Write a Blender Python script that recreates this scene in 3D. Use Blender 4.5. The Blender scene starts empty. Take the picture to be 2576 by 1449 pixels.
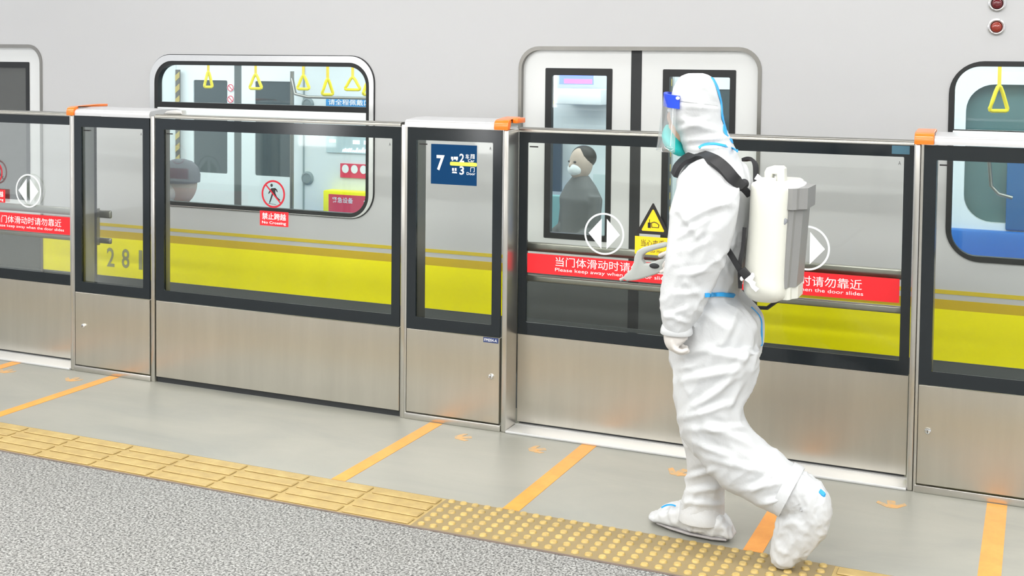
import bpy, bmesh, math, random
import numpy as np
from mathutils import Vector, Matrix, noise
from mathutils.bvhtree import BVHTree

SC = bpy.context.scene
COL = SC.collection
random.seed(7)
# ------------------------------------------------------------------ camera
CAMY, CAMZ, YAW, PITCH, ROLL, FPX, PX, PY = -4.9648, 1.668, 0.4141, -0.043, 0.0105, 3042.4, 1288.0, 294.7
_F = Vector((-math.sin(YAW)*math.cos(PITCH), math.cos(YAW)*math.cos(PITCH), math.sin(PITCH)))
_R = Vector((math.cos(YAW), math.sin(YAW), 0.0)); _U = _R.cross(_F)
_R2 = math.cos(ROLL)*_R + math.sin(ROLL)*_U; _U2 = -math.sin(ROLL)*_R + math.cos(ROLL)*_U
_C = Vector((0.0, CAMY, CAMZ))
cd = bpy.data.cameras.new('camera'); co = bpy.data.objects.new('camera', cd); COL.objects.link(co)
cd.sensor_width = 36; cd.sensor_fit = 'HORIZONTAL'; cd.lens = FPX*36/2576
cd.shift_x = 0; cd.shift_y = -(724.5-PY)/2576
cd.clip_start = 0.05; cd.clip_end = 100
m = Matrix((( _R2.x, _U2.x, -_F.x, _C.x), (_R2.y, _U2.y, -_F.y, _C.y), (_R2.z, _U2.z, -_F.z, _C.z), (0,0,0,1)))
co.matrix_world = m
SC.camera = co
def at(px, py, y=0.0):
    """point of the place that stands at image pixel (px,py) on the upright plane Y=y (measuring aid)"""
    d = _F + _R2*((px-PX)/FPX) - _U2*((py-PY)/FPX)
    return _C + d*((y-_C.y)/d.y)
# ------------------------------------------------------------------ light
w = bpy.data.worlds.new('world'); SC.world = w; w.use_nodes = True
w.node_tree.nodes['Background'].inputs[0].default_value = (0.93, 0.96, 1.0, 1)
w.node_tree.nodes['Background'].inputs[1].default_value = 0.72
def area(name, loc, rot, sx, sy, power, color=(1,1,1)):
    l = bpy.data.lights.new(name, 'AREA'); l.shape = 'RECTANGLE'; l.size = sx; l.size_y = sy; l.energy = power; l.color = color
    o = bpy.data.objects.new(name, l); o.location = loc; o.rotation_euler = rot; COL.objects.link(o); return o
for i, y in enumerate((-1.7, -4.2, -7.0)):
    for j, x in enumerate((-7.2, -4.2, -1.2, 1.8)):
        area('ceiling_lamp_light', (x, y, 3.14), (0,0,0), 2.6, 0.35, (13, 40, 48)[i]*(.72, .85, 1.2, 1.6)[j], (1.0, 0.99, 0.97))
for x in (-7.2, -4.2, -1.2, 1.8):  # added fill row above the track gap, brightens the train side
    area('gap_fill_light', (x, .42, 3.10), (0,0,0), 2.6, 0.2, 9, (1.0, 1.0, 1.0))
SC.view_settings.view_transform = 'Standard'; SC.view_settings.look = 'None'
SC.view_settings.gamma = 1; SC.view_settings.use_curve_mapping = False
SC.view_settings.exposure = 0.42
try:
    SC.cycles.max_bounces = 10; SC.cycles.transparent_max_bounces = 24; SC.cycles.use_denoising = True
except Exception: pass
# ------------------------------------------------------------------ materials
def mat(name, col, rough=0.5, metal=0.0, spec=0.5, emit=None, es=0, trans=0, alpha=1, sss=0, coat=0):
    m = bpy.data.materials.new(name); m.use_nodes = True; b = m.node_tree.nodes['Principled BSDF']
    b.inputs['Base Color'].default_value = (*col, 1); b.inputs['Roughness'].default_value = rough
    b.inputs['Metallic'].default_value = metal; b.inputs['Specular IOR Level'].default_value = spec
    if emit: b.inputs['Emission Color'].default_value = (*emit, 1); b.inputs['Emission Strength'].default_value = es
    if trans: b.inputs['Transmission Weight'].default_value = trans
    if coat: b.inputs['Coat Weight'].default_value = coat; b.inputs['Coat Roughness'].default_value = .08
    if sss: b.inputs['Subsurface Weight'].default_value = sss; b.inputs['Subsurface Radius'].default_value = (.02,.02,.02)
    m.diffuse_color = (*col, 1)
    return m
def nd(m, t, **kw):
    n = m.node_tree.nodes.new(t)
    for k, v in kw.items():
        if k in n.inputs.keys(): n.inputs[k].default_value = v
        else: setattr(n, k, v)
    return n
def lk(m, a, b): m.node_tree.links.new(a, b)
def coords(m, scale=(1,1,1), rot=(0,0,0)):
    tc = nd(m, 'ShaderNodeTexCoord'); mp = nd(m, 'ShaderNodeMapping'); mp.inputs['Scale'].default_value = scale; mp.inputs['Rotation'].default_value = rot
    lk(m, tc.outputs['Object'], mp.inputs['Vector']); return mp.outputs['Vector']
def ramp(m, fac, stops):
    r = nd(m, 'ShaderNodeValToRGB'); e = r.color_ramp.elements
    while len(e) < len(stops): e.new(.5)
    for el, (p, c) in zip(e, stops): el.position = p; el.color = (*c, 1)
    lk(m, fac, r.inputs['Fac']); return r.outputs['Color']
def bump(m, h, strength, dist=.01):
    b = nd(m, 'ShaderNodeBump'); b.inputs['Strength'].default_value = strength; b.inputs['Distance'].default_value = dist
    lk(m, h, b.inputs['Height']); lk(m, b.outputs['Normal'], m.node_tree.nodes['Principled BSDF'].inputs['Normal']); return b
def bsdf(m): return m.node_tree.nodes['Principled BSDF']
def noisetex(m, vec, scale, detail=4, rough=.5, dist=0):
    n = nd(m, 'ShaderNodeTexNoise'); n.inputs['Scale'].default_value = scale; n.inputs['Detail'].default_value = detail
    n.inputs['Roughness'].default_value = rough; n.inputs['Distortion'].default_value = dist
    lk(m, vec, n.inputs['Vector']); return n.outputs['Fac']

def steel(name, col, rough, streak=.12, vary=.06):
    m = mat(name, col, rough, 1.0)
    bsdf(m).inputs['Anisotropic'].default_value = .75; bsdf(m).inputs['Anisotropic Rotation'].default_value = 0.0
    tg = nd(m, 'ShaderNodeTangent'); tg.direction_type = 'RADIAL'; tg.axis = 'Z'; lk(m, tg.outputs[0], bsdf(m).inputs['Tangent'])
    v2 = coords(m, (3.0, 1.2, .35)); n2 = noisetex(m, v2, 2.2, 5, .6)  # upright streaks in the colour imitate soft reflected bands
    c = ramp(m, n2, [(.3, tuple(x*(1-vary) for x in col)), (.7, tuple(min(1, x*(1+vary)) for x in col))])
    lk(m, c, bsdf(m).inputs['Base Color'])
    return m
M = {}
M['steel'] = steel('brushed_steel', (.62, .59, .52), .33)
M['steel_post'] = steel('steel_post', (.62, .60, .56), .3)
M['steel_dark'] = steel('steel_dark', (.30, .29, .27), .35)
M['rail'] = steel('satin_rail', (.33, .32, .29), .3)
M['sill'] = mat('sill_aluminium', (.62, .62, .62), .35, .4)
M['cap_white'] = mat('cap_silver', (.60, .60, .61), .3, .3)
M['black'] = mat('black_glass_border', (.008, .012, .015), .12, 0, .5)
M['rubber'] = mat('rubber', (.02, .022, .024), .6)
M['orange'] = mat('orange_lamp', (.95, .19, .008), .3, 0, .5, coat=.4)
M['red'] = mat('red_sticker', (.78, .012, .02), .5)
M['white'] = mat('white_print', (.9, .9, .9), .5)
M['frost'] = mat('frosted_print', (.82, .88, .88), .6)
M['blackp'] = mat('black_print', (.012, .01, .01), .5)
M['yellow_s'] = mat('yellow_sticker', (.95, .62, .01), .5)
M['navy'] = mat('navy_sign', (.001, .038, .12), .7, 0, .15)
M['lime'] = mat('lime_bar', (.85, .85, .08), .5)
M['plateblue'] = mat('plate_blue', (.02, .04, .14), .5)
M['dustyblue'] = mat('dusty_blue', (.05, .14, .2), .4)
M['chrome'] = mat('chrome', (.8, .8, .8), .12, 1)
def glassmat(name, tint, refl=1.0, haze=0.0):
    m = bpy.data.materials.new(name); m.use_nodes = True; nt = m.node_tree
    for n in list(nt.nodes): nt.nodes.remove(n)
    out = nd(m, 'ShaderNodeOutputMaterial'); tr = nd(m, 'ShaderNodeBsdfTransparent'); tr.inputs[0].default_value = (*tint, 1)
    gl = nd(m, 'ShaderNodeBsdfGlossy'); gl.inputs['Roughness'].default_value = .03; gl.inputs['Color'].default_value = (1,1,1,1)
    fr = nd(m, 'ShaderNodeFresnel'); fr.inputs['IOR'].default_value = 1.45
    mu = nd(m, 'ShaderNodeMath', operation='MULTIPLY'); mu.inputs[1].default_value = refl
    lk(m, fr.outputs[0], mu.inputs[0]); mx = nd(m, 'ShaderNodeMixShader'); lk(m, mu.outputs[0], mx.inputs[0])
    base = tr.outputs[0]
    if haze:
        df = nd(m, 'ShaderNodeBsdfDiffuse'); df.inputs[0].default_value = (.75,.78,.76,1); m2 = nd(m, 'ShaderNodeMixShader'); m2.inputs[0].default_value = haze
        lk(m, tr.outputs[0], m2.inputs[1]); lk(m, df.outputs[0], m2.inputs[2]); base = m2.outputs[0]
    lk(m, base, mx.inputs[1]); lk(m, gl.outputs[0], mx.inputs[2]); lk(m, mx.outputs[0], out.inputs[0])
    return m
M['glass'] = glassmat('gate_glass', (.975, .99, .975), .4, .0)
M['tglass'] = glassmat('train_glass', (.9, .94, .93), .8, .01)
M['dglass'] = glassmat('dark_train_glass', (.62, .65, .65), 1.0, .12)
M['visor'] = glassmat('visor_film', (.97, .975, .98), 1.0, .10)
for l_ in list(M['visor'].node_tree.links):
    if l_.to_node.type == 'MIX_SHADER' and l_.from_node.type == 'MATH': n0_ = l_.to_node; M['visor'].node_tree.links.remove(l_); n0_.inputs[0].default_value = .10
# train paint
M['train'] = mat('train_silver_paint', (.53, .53, .54), .36, .10)
n_ = noisetex(M['train'], coords(M['train'], (.35,.35,.9)), 1.6, 3, .5); bump(M['train'], n_, .12, .05)
M['tdoor'] = mat('train_door_paint', (.72, .73, .73), .3, .2)
M['tdark'] = mat('train_door_lower', (.13, .14, .14), .35, .3)
M['skirt'] = mat('train_skirt', (.09, .10, .10), .55)
M['yellow'] = mat('train_yellow', (.96, .88, .0), .35, 0, .2)
M['gold'] = mat('train_gold', (.62, .47, .02), .35)
M['goldd'] = mat('train_gold_deep', (.60, .42, .005), .35)
M['number'] = mat('train_number', (.30, .30, .12), .5)
M['winring'] = mat('window_ring', (.75, .75, .75), .25, .8)
M['gasket'] = mat('window_gasket', (.006, .007, .008), .4)
M['redlens'] = mat('red_lens', (.13, .004, .010), .12, 0, .6, coat=.6)
M['redlens2'] = mat('orange_red_lens', (.30, .022, .006), .12, 0, .6, coat=.6)
M['tin'] = mat('train_interior_wall', (.74, .78, .78), .4)
M['tinl'] = mat('train_interior_light', (.82, .86, .87), .4)
M['tfloor'] = mat('train_interior_floor', (.3, .31, .32), .5)
M['seatblue'] = mat('seat_blue', (.01, .16, .55), .4)
M['teal'] = mat('teal_screen', (.25, .5, .52), .4)
M['strapy'] = mat('hand_strap_yellow', (.98, .80, .01), .4)
M['strapw'] = mat('strap_webbing', (.9, .65, .05), .6)
M['bluesign'] = mat('blue_sign', (.01, .28, .66), .5)
M['pinkled'] = mat('pink_led', (.8, .1, .4), .5, emit=(1, .12, .55), es=2.2)
M['blueled'] = mat('blue_led', (.1, .1, .8), .5, emit=(.12, .2, 1), es=2.0)
M['whiteled'] = mat('white_led', (.8, .9, 1), .5, emit=(.75, .88, 1), es=1.6)
M['greenled'] = mat('green_led', (.6, 1, .7), .5, emit=(.55, 1, .7), es=1.2)
M['lamp'] = mat('lamp_diffuser', (1,1,1), .5, emit=(1, 1, .98), es=9)
M['tlamp'] = mat('train_lamp_diffuser', (1,1,1), .5, emit=(.93, .98, 1), es=7)
M['pinksign'] = mat('pink_red_sign', (.75, .03, .09), .5)
M['wallc'] = mat('ceiling_paint', (.72, .72, .70), .7)
M['wallb'] = mat('back_wall', (.50, .50, .47), .5)
M['tunnel'] = mat('tunnel_wall', (.12, .13, .12), .8)
# platform floor
mf = M['floor'] = mat('platform_epoxy', (.46, .46, .42), .32, 0, .5)
n1 = noisetex(mf, coords(mf, (.8, 2.0, 1)), 1.7, 6, .6, .6)
c = ramp(mf, n1, [(.3, (.245,.25,.225)), (.5, (.285,.285,.25)), (.72, (.32,.315,.275))]); lk(mf, c, bsdf(mf).inputs['Base Color'])
bump(mf, noisetex(mf, coords(mf), 90, 3), .05, .002)
# granite
mg = M['granite'] = mat('speckled_granite', (.5,.5,.48), .6)
g1 = noisetex(mg, coords(mg, (1,1,1)), 120, 3, .65, .4)
g2 = noisetex(mg, coords(mg, (1,1,1)), 1.2, 3, .5)
c = ramp(mg, g1, [(.34, (.03,.03,.03)), (.43, (.11,.11,.105)), (.50, (.235,.235,.225)), (.62, (.44,.44,.425))]); 
mxc = nd(mg, 'ShaderNodeMix', data_type='RGBA', blend_type='MULTIPLY'); mxc.inputs[0].default_value = .35
lk(mg, c, mxc.inputs[6]); c2 = ramp(mg, g2, [(.3, (.80,.78,.74)), (.7, (1,1,1))]); lk(mg, c2, mxc.inputs[7]); lk(mg, mxc.outputs[2], bsdf(mg).inputs['Base Color'])
bump(mg, g1, .25, .003)
# tactile
mt = M['tactile'] = mat('tactile_yellow', (.78,.60,.24), .5)
c = ramp(mt, noisetex(mt, coords(mt, (1,1,1)), 14, 5, .65), [(.3, (.36,.255,.095)), (.55, (.43,.31,.115)), (.75, (.48,.37,.15))]); lk(mt, c, bsdf(mt).inputs['Base Color'])
mt2 = M['tactile_dot'] = mat('tactile_dot_yellow', (.86,.62,.17), .45)
c = ramp(mt2, noisetex(mt2, coords(mt2, (1,1,1)), 30, 5, .65), [(.3, (.34,.25,.10)), (.5, (.48,.34,.11)), (.75, (.56,.41,.14))]); lk(mt2, c, bsdf(mt2).inputs['Base Color'])
# orange paint, partly worn
mo = M['tape'] = mat('orange_floor_tape', (.95,.43,.05), .4)
c = ramp(mo, noisetex(mo, coords(mo, (1,1,1)), 9, 6, .7), [(.28, (.72,.27,.04)), (.5, (.80,.32,.045)), (.75, (.85,.37,.07))]); lk(mo, c, bsdf(mo).inputs['Base Color'])
mw = M['worn'] = mat('worn_orange_paint', (.8,.5,.2), .4)
c = ramp(mw, noisetex(mw, coords(mw, (1,1,1)), 22, 6, .7), [(.35, (.34,.30,.23)), (.5, (.56,.34,.14)), (.62, (.68,.33,.08))]); lk(mw, c, bsdf(mw).inputs['Base Color'])
# suit
ms = M['suit'] = mat('coverall_film', (.56, .57, .58), .5, 0, .4, sss=0)
v = coords(ms, (1, 1, .55)); r1 = noisetex(ms, v, 9, 4, .5, 1.0); r2 = noisetex(ms, coords(ms, (1,1,.8)), 55, 3, .5, .8)
ad = nd(ms, 'ShaderNodeMath', operation='MULTIPLY_ADD'); ad.inputs[1].default_value = .25; lk(ms, r2, ad.inputs[0]); lk(ms, r1, ad.inputs[2])
bump(ms, ad.outputs[0], .28, .015)
M['glove'] = mat('latex_glove', (.60, .57, .54), .42, 0, .5, sss=0)
M['skin'] = mat('skin', (.62, .38, .27), .5)
M['blue_tape'] = mat('blue_seam_tape', (.02, .32, .70), .5)
M['blue_band'] = mat('blue_foam_band', (.004, .05, .60), .45)
M['mask'] = mat('teal_mask', (.02, .55, .52), .6)
M['strap'] = mat('black_webbing', (.012, .012, .014), .6)
bump(M['strap'], noisetex(M['strap'], coords(M['strap'], (1,1,1)), 300, 2), .3, .002)
M['tank'] = mat('cream_plastic', (.64, .64, .58), .38, 0, .5, sss=.0)
M['pump'] = mat('grey_plastic', (.24, .24, .235), .4)
M['hgrey'] = mat('pale_grey_plastic', (.42, .44, .42), .4)
M['cap'] = mat('dark_cap_cloth', (.10, .10, .12), .8)
M['grey_jacket'] = mat('grey_jacket', (.12, .12, .12), .8)
M['maskw'] = mat('white_mask', (.85, .86, .86), .6)
M['hair'] = mat('black_hair', (.02, .015, .012), .5)
# ------------------------------------------------------------------ helpers
def link(o): COL.objects.link(o); return o
def thing(name, label, cat, loc=(0,0,0), group=None):
    o = bpy.data.objects.new(name, None); o.empty_display_size = .1; link(o); o.location = loc
    o['label'] = label; o['category'] = cat
    if group: o['group'] = group
    return o
def tag(o, label=None, cat=None, group=None, kind=None):
    for k, v in (('label', label), ('category', cat), ('group', group), ('kind', kind)):
        if v: o[k] = v
    return o
def mk(name, me, material, parent=None):
    """link one mesh object whose vertices are given in world space; the origin is moved to the parent or to the mesh base"""
    o = bpy.data.objects.new(name, me); link(o)
    if material and not me.materials: me.materials.append(material)
    if parent is not None:
        par = parent; off = Vector((0,0,0))
        while par is not None: off += par.location; par = par.parent
        org = centre(me)
        me.transform(Matrix.Translation(-org)); o.parent = parent; o.location = org - off
    else:
        org = centre(me, True); me.transform(Matrix.Translation(-org)); o.location = org
    return o
def centre(me, base=False):
    n = len(me.vertices); a = np.empty(n*3, 'f'); me.vertices.foreach_get('co', a); a = a.reshape(-1, 3)
    lo, hi = a.min(0), a.max(0); c = (lo+hi)/2
    return Vector((float(c[0]), float(c[1]), float(lo[2] if base else c[2])))
class MB:
    def __init__(s): s.bm = bmesh.new()
    def box(s, x0, x1, y0, y1, z0, z1, bev=0, seg=2):
        r = bmesh.ops.create_cube(s.bm, size=1.0)
        vs = r['verts']
        for v in vs:
            v.co = Vector(((x0+x1)/2+v.co.x*(x1-x0), (y0+y1)/2+v.co.y*(y1-y0), (z0+z1)/2+v.co.z*(z1-z0)))
        if bev:
            es = list({e for v in vs for e in v.link_edges})
            bmesh.ops.bevel(s.bm, geom=es, offset=bev, segments=seg, affect='EDGES', profile=.5)
        return s
    def prism(s, pts, y0, y1, bev=0, axis='y'):
        """closed outline (x,z) extruded along Y, or (x,y) extruded along Z, or (y,z) along X"""
        def co(a, b, c):
            return {'y': (a, c, b), 'z': (a, b, c), 'x': (c, a, b)}[axis]
        f0 = [s.bm.verts.new(co(a, b, y0)) for a, b in pts]; f1 = [s.bm.verts.new(co(a, b, y1)) for a, b in pts]
        n = len(pts); fs = []
        for i in range(n): fs.append(s.bm.faces.new((f0[i], f0[(i+1) % n], f1[(i+1) % n], f1[i])))
        fs.append(s.bm.faces.new(f0[::-1])); fs.append(s.bm.faces.new(f1))
        bmesh.ops.recalc_face_normals(s.bm, faces=fs)
        if bev:
            es = list({e for f in fs[-2:] for e in f.edges})
            bmesh.ops.bevel(s.bm, geom=es, offset=bev, segments=3, affect='EDGES', profile=.5)
        return s
    def ring(s, outer, inner, y0, y1):
        """frame between two outlines with the same number of points"""
        n = len(outer); R = []
        for pts, y in ((outer, y0), (inner, y0), (inner, y1), (outer, y1)):
            R.append([s.bm.verts.new((a, y, b)) for a, b in pts])
        fs = []
        for k in range(4):
            A, B = R[k], R[(k+1) % 4]
            for i in range(n): fs.append(s.bm.faces.new((A[i], A[(i+1) % n], B[(i+1) % n], B[i])))
        bmesh.ops.recalc_face_normals(s.bm, faces=fs); return s
    def cyl(s, p0, p1, r, n=24, r2=None):
        return s.tube([p0, p1], [r, r if r2 is None else r2], n)
    def tube(s, pts, r, n=12, closed=False, flat=1.0, up=None):
        pts = [Vector(p) for p in pts]; k = len(pts); rr = r if isinstance(r, (list, tuple)) else [r]*k
        rings = []; prev = None
        for i, p in enumerate(pts):
            a = pts[(i-1) % k] if (closed or i > 0) else p; b = pts[(i+1) % k] if (closed or i < k-1) else p
            t = (b-a).normalized()
            if up is not None: u = Vector(up).cross(t)
            elif prev is None: u = t.orthogonal()
            else: u = prev - t*prev.dot(t)
            if u.length < 1e-6: u = t.orthogonal()
            u.normalize(); v = t.cross(u); prev = u
            rings.append([s.bm.verts.new(p + u*math.cos(q)*rr[i] + v*math.sin(q)*rr[i]*flat) for q in [2*math.pi*j/n for j in range(n)]])
        fs = []
        for i in range(k if closed else k-1):
            A, B = rings[i], rings[(i+1) % k]
            for j in range(n): fs.append(s.bm.faces.new((A[j], A[(j+1) % n], B[(j+1) % n], B[j])))
        if not closed: fs.append(s.bm.faces.new(rings[0][::-1])); fs.append(s.bm.faces.new(rings[-1]))
        bmesh.ops.recalc_face_normals(s.bm, faces=fs); return s
    def ball(s, c, rx, ry, rz, u=20, v=14, rot=None):
        r = bmesh.ops.create_uvsphere(s.bm, u_segments=u, v_segments=v, radius=1.0)
        for q in r['verts']:
            p = Vector((q.co.x*rx, q.co.y*ry, q.co.z*rz))
            if rot: p.rotate(rot)
            q.co = Vector(c) + p
        return s
    def lathe(s, c, prof, n=28, axis='z'):
        """profile (r,h) turned about an axis through c"""
        R = []
        for r, h in prof:
            row = []
            for j in range(n):
                q = 2*math.pi*j/n; a, b = r*math.cos(q), r*math.sin(q)
                row.append(s.bm.verts.new(Vector(c) + Vector({'z': (a, b, h), 'y': (a, h, b), 'x': (h, a, b)}[axis])))
            R.append(row)
        fs = []
        for i in range(len(R)-1):
            for j in range(n): fs.append(s.bm.faces.new((R[i][j], R[i][(j+1) % n], R[i+1][(j+1) % n], R[i+1][j])))
        fs.append(s.bm.faces.new(R[0][::-1])); fs.append(s.bm.faces.new(R[-1]))
        bmesh.ops.recalc_face_normals(s.bm, faces=fs); return s
    def rings(s, R, cap=True):
        """R: list of rings (lists of Vectors)"""
        rr = [[s.bm.verts.new(p) for p in ring] for ring in R]; n = len(R[0]); fs = []
        for i in range(len(rr)-1):
            for j in range(n): fs.append(s.bm.faces.new((rr[i][j], rr[i][(j+1) % n], rr[i+1][(j+1) % n], rr[i+1][j])))
        if cap: fs.append(s.bm.faces.new(rr[0][::-1])); fs.append(s.bm.faces.new(rr[-1]))
        bmesh.ops.recalc_face_normals(s.bm, faces=fs); return s
    def mesh(s, name, smooth=False, auto=35):
        me = bpy.data.meshes.new(name); s.bm.normal_update()
        if smooth:
            for f in s.bm.faces: f.smooth = True
            if auto:
                for e in s.bm.edges:
                    if len(e.link_faces) == 2 and e.calc_face_angle(0) > math.radians(auto): e.smooth = False
        s.bm.to_mesh(me); s.bm.free(); return me
    def obj(s, name, material, parent=None, smooth=False, auto=35):
        return mk(name, s.mesh(name, smooth, auto), material, parent)
def rrect(x0, x1, z0, z1, r, n=8, rb=None):
    """rounded rectangle outline; r for the upper corners, rb for the lower ones"""
    rb = r if rb is None else rb; P = []
    for cx, cz, a0, q in ((x1-r, z1-r, 0, r), (x0+r, z1-r, 90, r), (x0+rb, z0+rb, 180, rb), (x1-rb, z0+rb, 270, rb)):
        for i in range(n+1):
            a = math.radians(a0 + 90*i/n); P.append((cx+q*math.cos(a), cz+q*math.sin(a)))
    return P
def text(name, body, x0, x1, z0, z1, y, material, parent, bold=0.0, squash=True):
    """lettering fitted into the box x0..x1, z0..z1 on the plane Y=y, facing the platform"""
    c = bpy.data.curves.new(name, 'FONT'); c.body = body; c.offset = bold; c.resolution_u = 3
    o = bpy.data.objects.new(name, c); link(o); dg = bpy.context.evaluated_depsgraph_get(); dg.update()
    me = bpy.data.meshes.new_from_object(o.evaluated_get(dg)); bpy.data.objects.remove(o); bpy.data.curves.remove(c)
    n = len(me.vertices); a = np.empty(n*3, 'f'); me.vertices.foreach_get('co', a); a = a.reshape(-1, 3)
    lo, hi = a.min(0), a.max(0); sx = (x1-x0)/(hi[0]-lo[0]); sz = (z1-z0)/(hi[1]-lo[1])
    if not squash: sx = sz = min(sx, sz)
    b = np.zeros_like(a); b[:, 0] = x0+(a[:, 0]-lo[0])*sx; b[:, 2] = z0+(a[:, 1]-lo[1])*sz; b[:, 1] = y
    me.vertices.foreach_set('co', b.ravel()); me.update(); me.materials.clear()
    return mk(name, me, material, parent)
def catmull(rows, k):
    rows = [np.array(r, float) for r in rows]; out = []
    for i in range(len(rows)-1):
        p0 = rows[max(i-1, 0)]; p1 = rows[i]; p2 = rows[i+1]; p3 = rows[min(i+2, len(rows)-1)]
        for j in range(k):
            t = j/k
            out.append(.5*((2*p1)+(-p0+p2)*t+(2*p0-5*p1+4*p2-p3)*t*t+(-p0+3*p1-3*p2+p3)*t**3))
    out.append(rows[-1]); return out
def struct(o): o['kind'] = 'structure'; return o

# ================================================================== setting
XL, XR = -9.5, 3.5
struct(MB().box(XL, XR, -.866, .38, -.3, 0).obj('floor', M['floor']))
struct(MB().box(XL, XR, -9, -1.168, -.3, 0).obj('floor', M['granite']))
struct(MB().box(XL, XR, -1.168, -.866, -.3, -.001).obj('floor', M['tactile']))
struct(MB().box(XL, XR, .38, 4.7, -1.3, -1.1).obj('floor', M['tunnel']))
struct(MB().box(XL, XR, -1.178, -1.167, 0, .0025).obj('trim_1', mat('trim_brown', (.16,.12,.10), .5)))
struct(MB().box(XL, XR, 4.6, 4.8, -1.3, 3.4).obj('wall_far', M['tunnel']))
struct(MB().box(XL, XR, -9.2, -9, 0, 3.3).obj('wall_back', M['wallb']))
struct(MB().box(XL, XR, -9.2, .6, 3.2, 3.3).obj('ceiling', M['wallc']))
for y in (-1.7, -4.2, -7.0):
    for x in (-7.2, -4.2, -1.2, 1.8):
        t = thing('ceiling_light', 'long white ceiling light panel above the platform', 'ceiling light', (x, y, 3.15), 'ceiling lights over the platform')
        MB().ring(rrect(x-1.35, x+1.35, -.2, .2, .01, 1), rrect(x-1.3, x+1.3, -.17, .17, .01, 1), 0, .05).obj('light_frame', M['cap_white'], t)
        fr = t.children[0]; fr.data.transform(Matrix.Rotation(math.radians(90), 4, 'X')); fr.location = (0, 0, .02)
        MB().box(x-1.3, x+1.3, y-.17, y+.17, 3.17, 3.19).obj('diffuser', M['lamp'], t)

for cx in (-1.55, -5.15, -8.6):  # unseen columns added so the steel has something pale to reflect
    tag(MB().prism([(cx+.38*math.cos(a), -7.2+.38*math.sin(a)) for a in np.linspace(0, 2*math.pi, 33)[:-1]], 0, 3.2, axis='z').obj('added_column', M['cap_white'], None, True, 40), 'white round column added out of view to reflect in the steel panels', 'column', 'columns added for the steel reflections')
for cx in (-1.9, -6.3, -9.0):  # glowing panels added behind the view to put bright bands in the steel
    t = thing('added_light_box', 'tall glowing panel added on the unseen rear wall to brighten the steel', 'light box', (cx, -8.99, .5), 'light boxes added on the rear wall')
    MB().ring(rrect(cx-.36, cx+.36, .5, 2.3, .02, 2), rrect(cx-.32, cx+.32, .54, 2.26, .02, 2), -8.99, -8.90).obj('box_frame', M['rail'], t)
    MB().box(cx-.33, cx+.33, -8.98, -8.93, .53, 2.27).obj('lit_panel', mat('lit_panel', (1,1,1), .5, emit=(1,1,1), es=7), t)
# ---- tactile paving
def ribbed(x0, x1, label):
    b = MB(); x = x0
    while x < x1-.01:
        xe = min(x+.3, x1)
        for k in range(4):
            y0 = -1.160+k*.0735
            b.box(x+.009, xe-.009, y0+.006, y0+.066-.006, -.002, .005, .0035, 1)
        x += .3
    return tag(b.obj('tactile_paving', M['tactile']), label, 'tactile paving')
ribbed(-2.062-.3*24, -2.062, 'yellow tactile paving of long raised bars left of the studded stretch')
ribbed(-.595, -.595+.3*12, 'short bit of yellow ribbed tactile paving right of the studded stretch')
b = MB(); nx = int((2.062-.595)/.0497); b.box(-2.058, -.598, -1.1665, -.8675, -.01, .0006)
for i in range(nx):
    for j in range(6):
        x = -2.05+.0235+i*.0497; y = -1.160+.025+j*.0497
        b.lathe((x, y, -.002), [(.0155, 0), (.0145, .004), (.0115, .0085), (.006, .0092)], 10)
me_t = b.mesh('tactile_paving', True, 50); me_t.materials.append(M['tactile_dot']); me_t.materials.append(mat('tactile_shade_base', (.27,.205,.10), .55))  # base colour darkened to imitate shade between the studs
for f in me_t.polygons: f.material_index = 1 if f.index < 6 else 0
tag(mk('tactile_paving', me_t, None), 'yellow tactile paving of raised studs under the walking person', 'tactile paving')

# ---- orange floor lines and arrows
def stripe(x, w_, label):
    tag(MB().box(x-w_/2, x+w_/2, -.866, -.012, .0, .0012).obj('floor_line', M['tape']), label, 'floor line', 'orange queue lines on the platform floor')
stripe(-5.15, .068, 'orange floor line at far left, running out under the leftmost gate')
stripe(-4.457, .062, 'orange floor line below the narrow gate panel nearest the left edge')
stripe(-2.545, .064, 'orange floor line below the panel with the blue number sign')
stripe(-1.79, .068, 'orange floor line ending at the start of the studded paving, left of the person')
stripe(-.877, .068, 'orange floor line partly hidden behind the rear foot of the person')
stripe(-.122, .072, 'wide orange floor line at the right edge below the rightmost panel')
def arrow(x, y, ang, sc, label):
    P = [(-.018,.05), (.018,.05), (.018,-.005), (.058,.03), (.066,.005), (.02,-.045), (-.02,-.045), (-.066,.005), (-.058,.03), (-.018,-.005)]
    ca, sa = math.cos(ang), math.sin(ang)
    tag(MB().prism([(x+sc*(a*ca-b_*sa), y+sc*(a*sa+b_*ca)) for a, b_ in P], 0, .0011, axis='z').obj('floor_arrow', M['worn']), label, 'floor arrow', 'worn orange arrows on the platform floor')
arrow(-5.05, -.175, .1, .8, 'worn orange floor arrow nearest the left edge of the picture')
arrow(-4.61, -.15, .1, .8, 'worn orange floor arrow in front of the narrow leftmost fixed panel')
arrow(-2.34, -.15, -1.1, .8, 'faded orange floor arrow below the panel with the blue number sign')
arrow(-1.975, -.165, -1.0, .8, 'faded orange floor arrow just left of the line ending at the studs')
ar = arrow(-1.33, -.185, -.35, .95, 'bright orange floor arrow beside the front shin of the person')
arrow(-.492, -.19, .15, .85, 'worn orange floor arrow at the right below the sliding door end')

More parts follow.
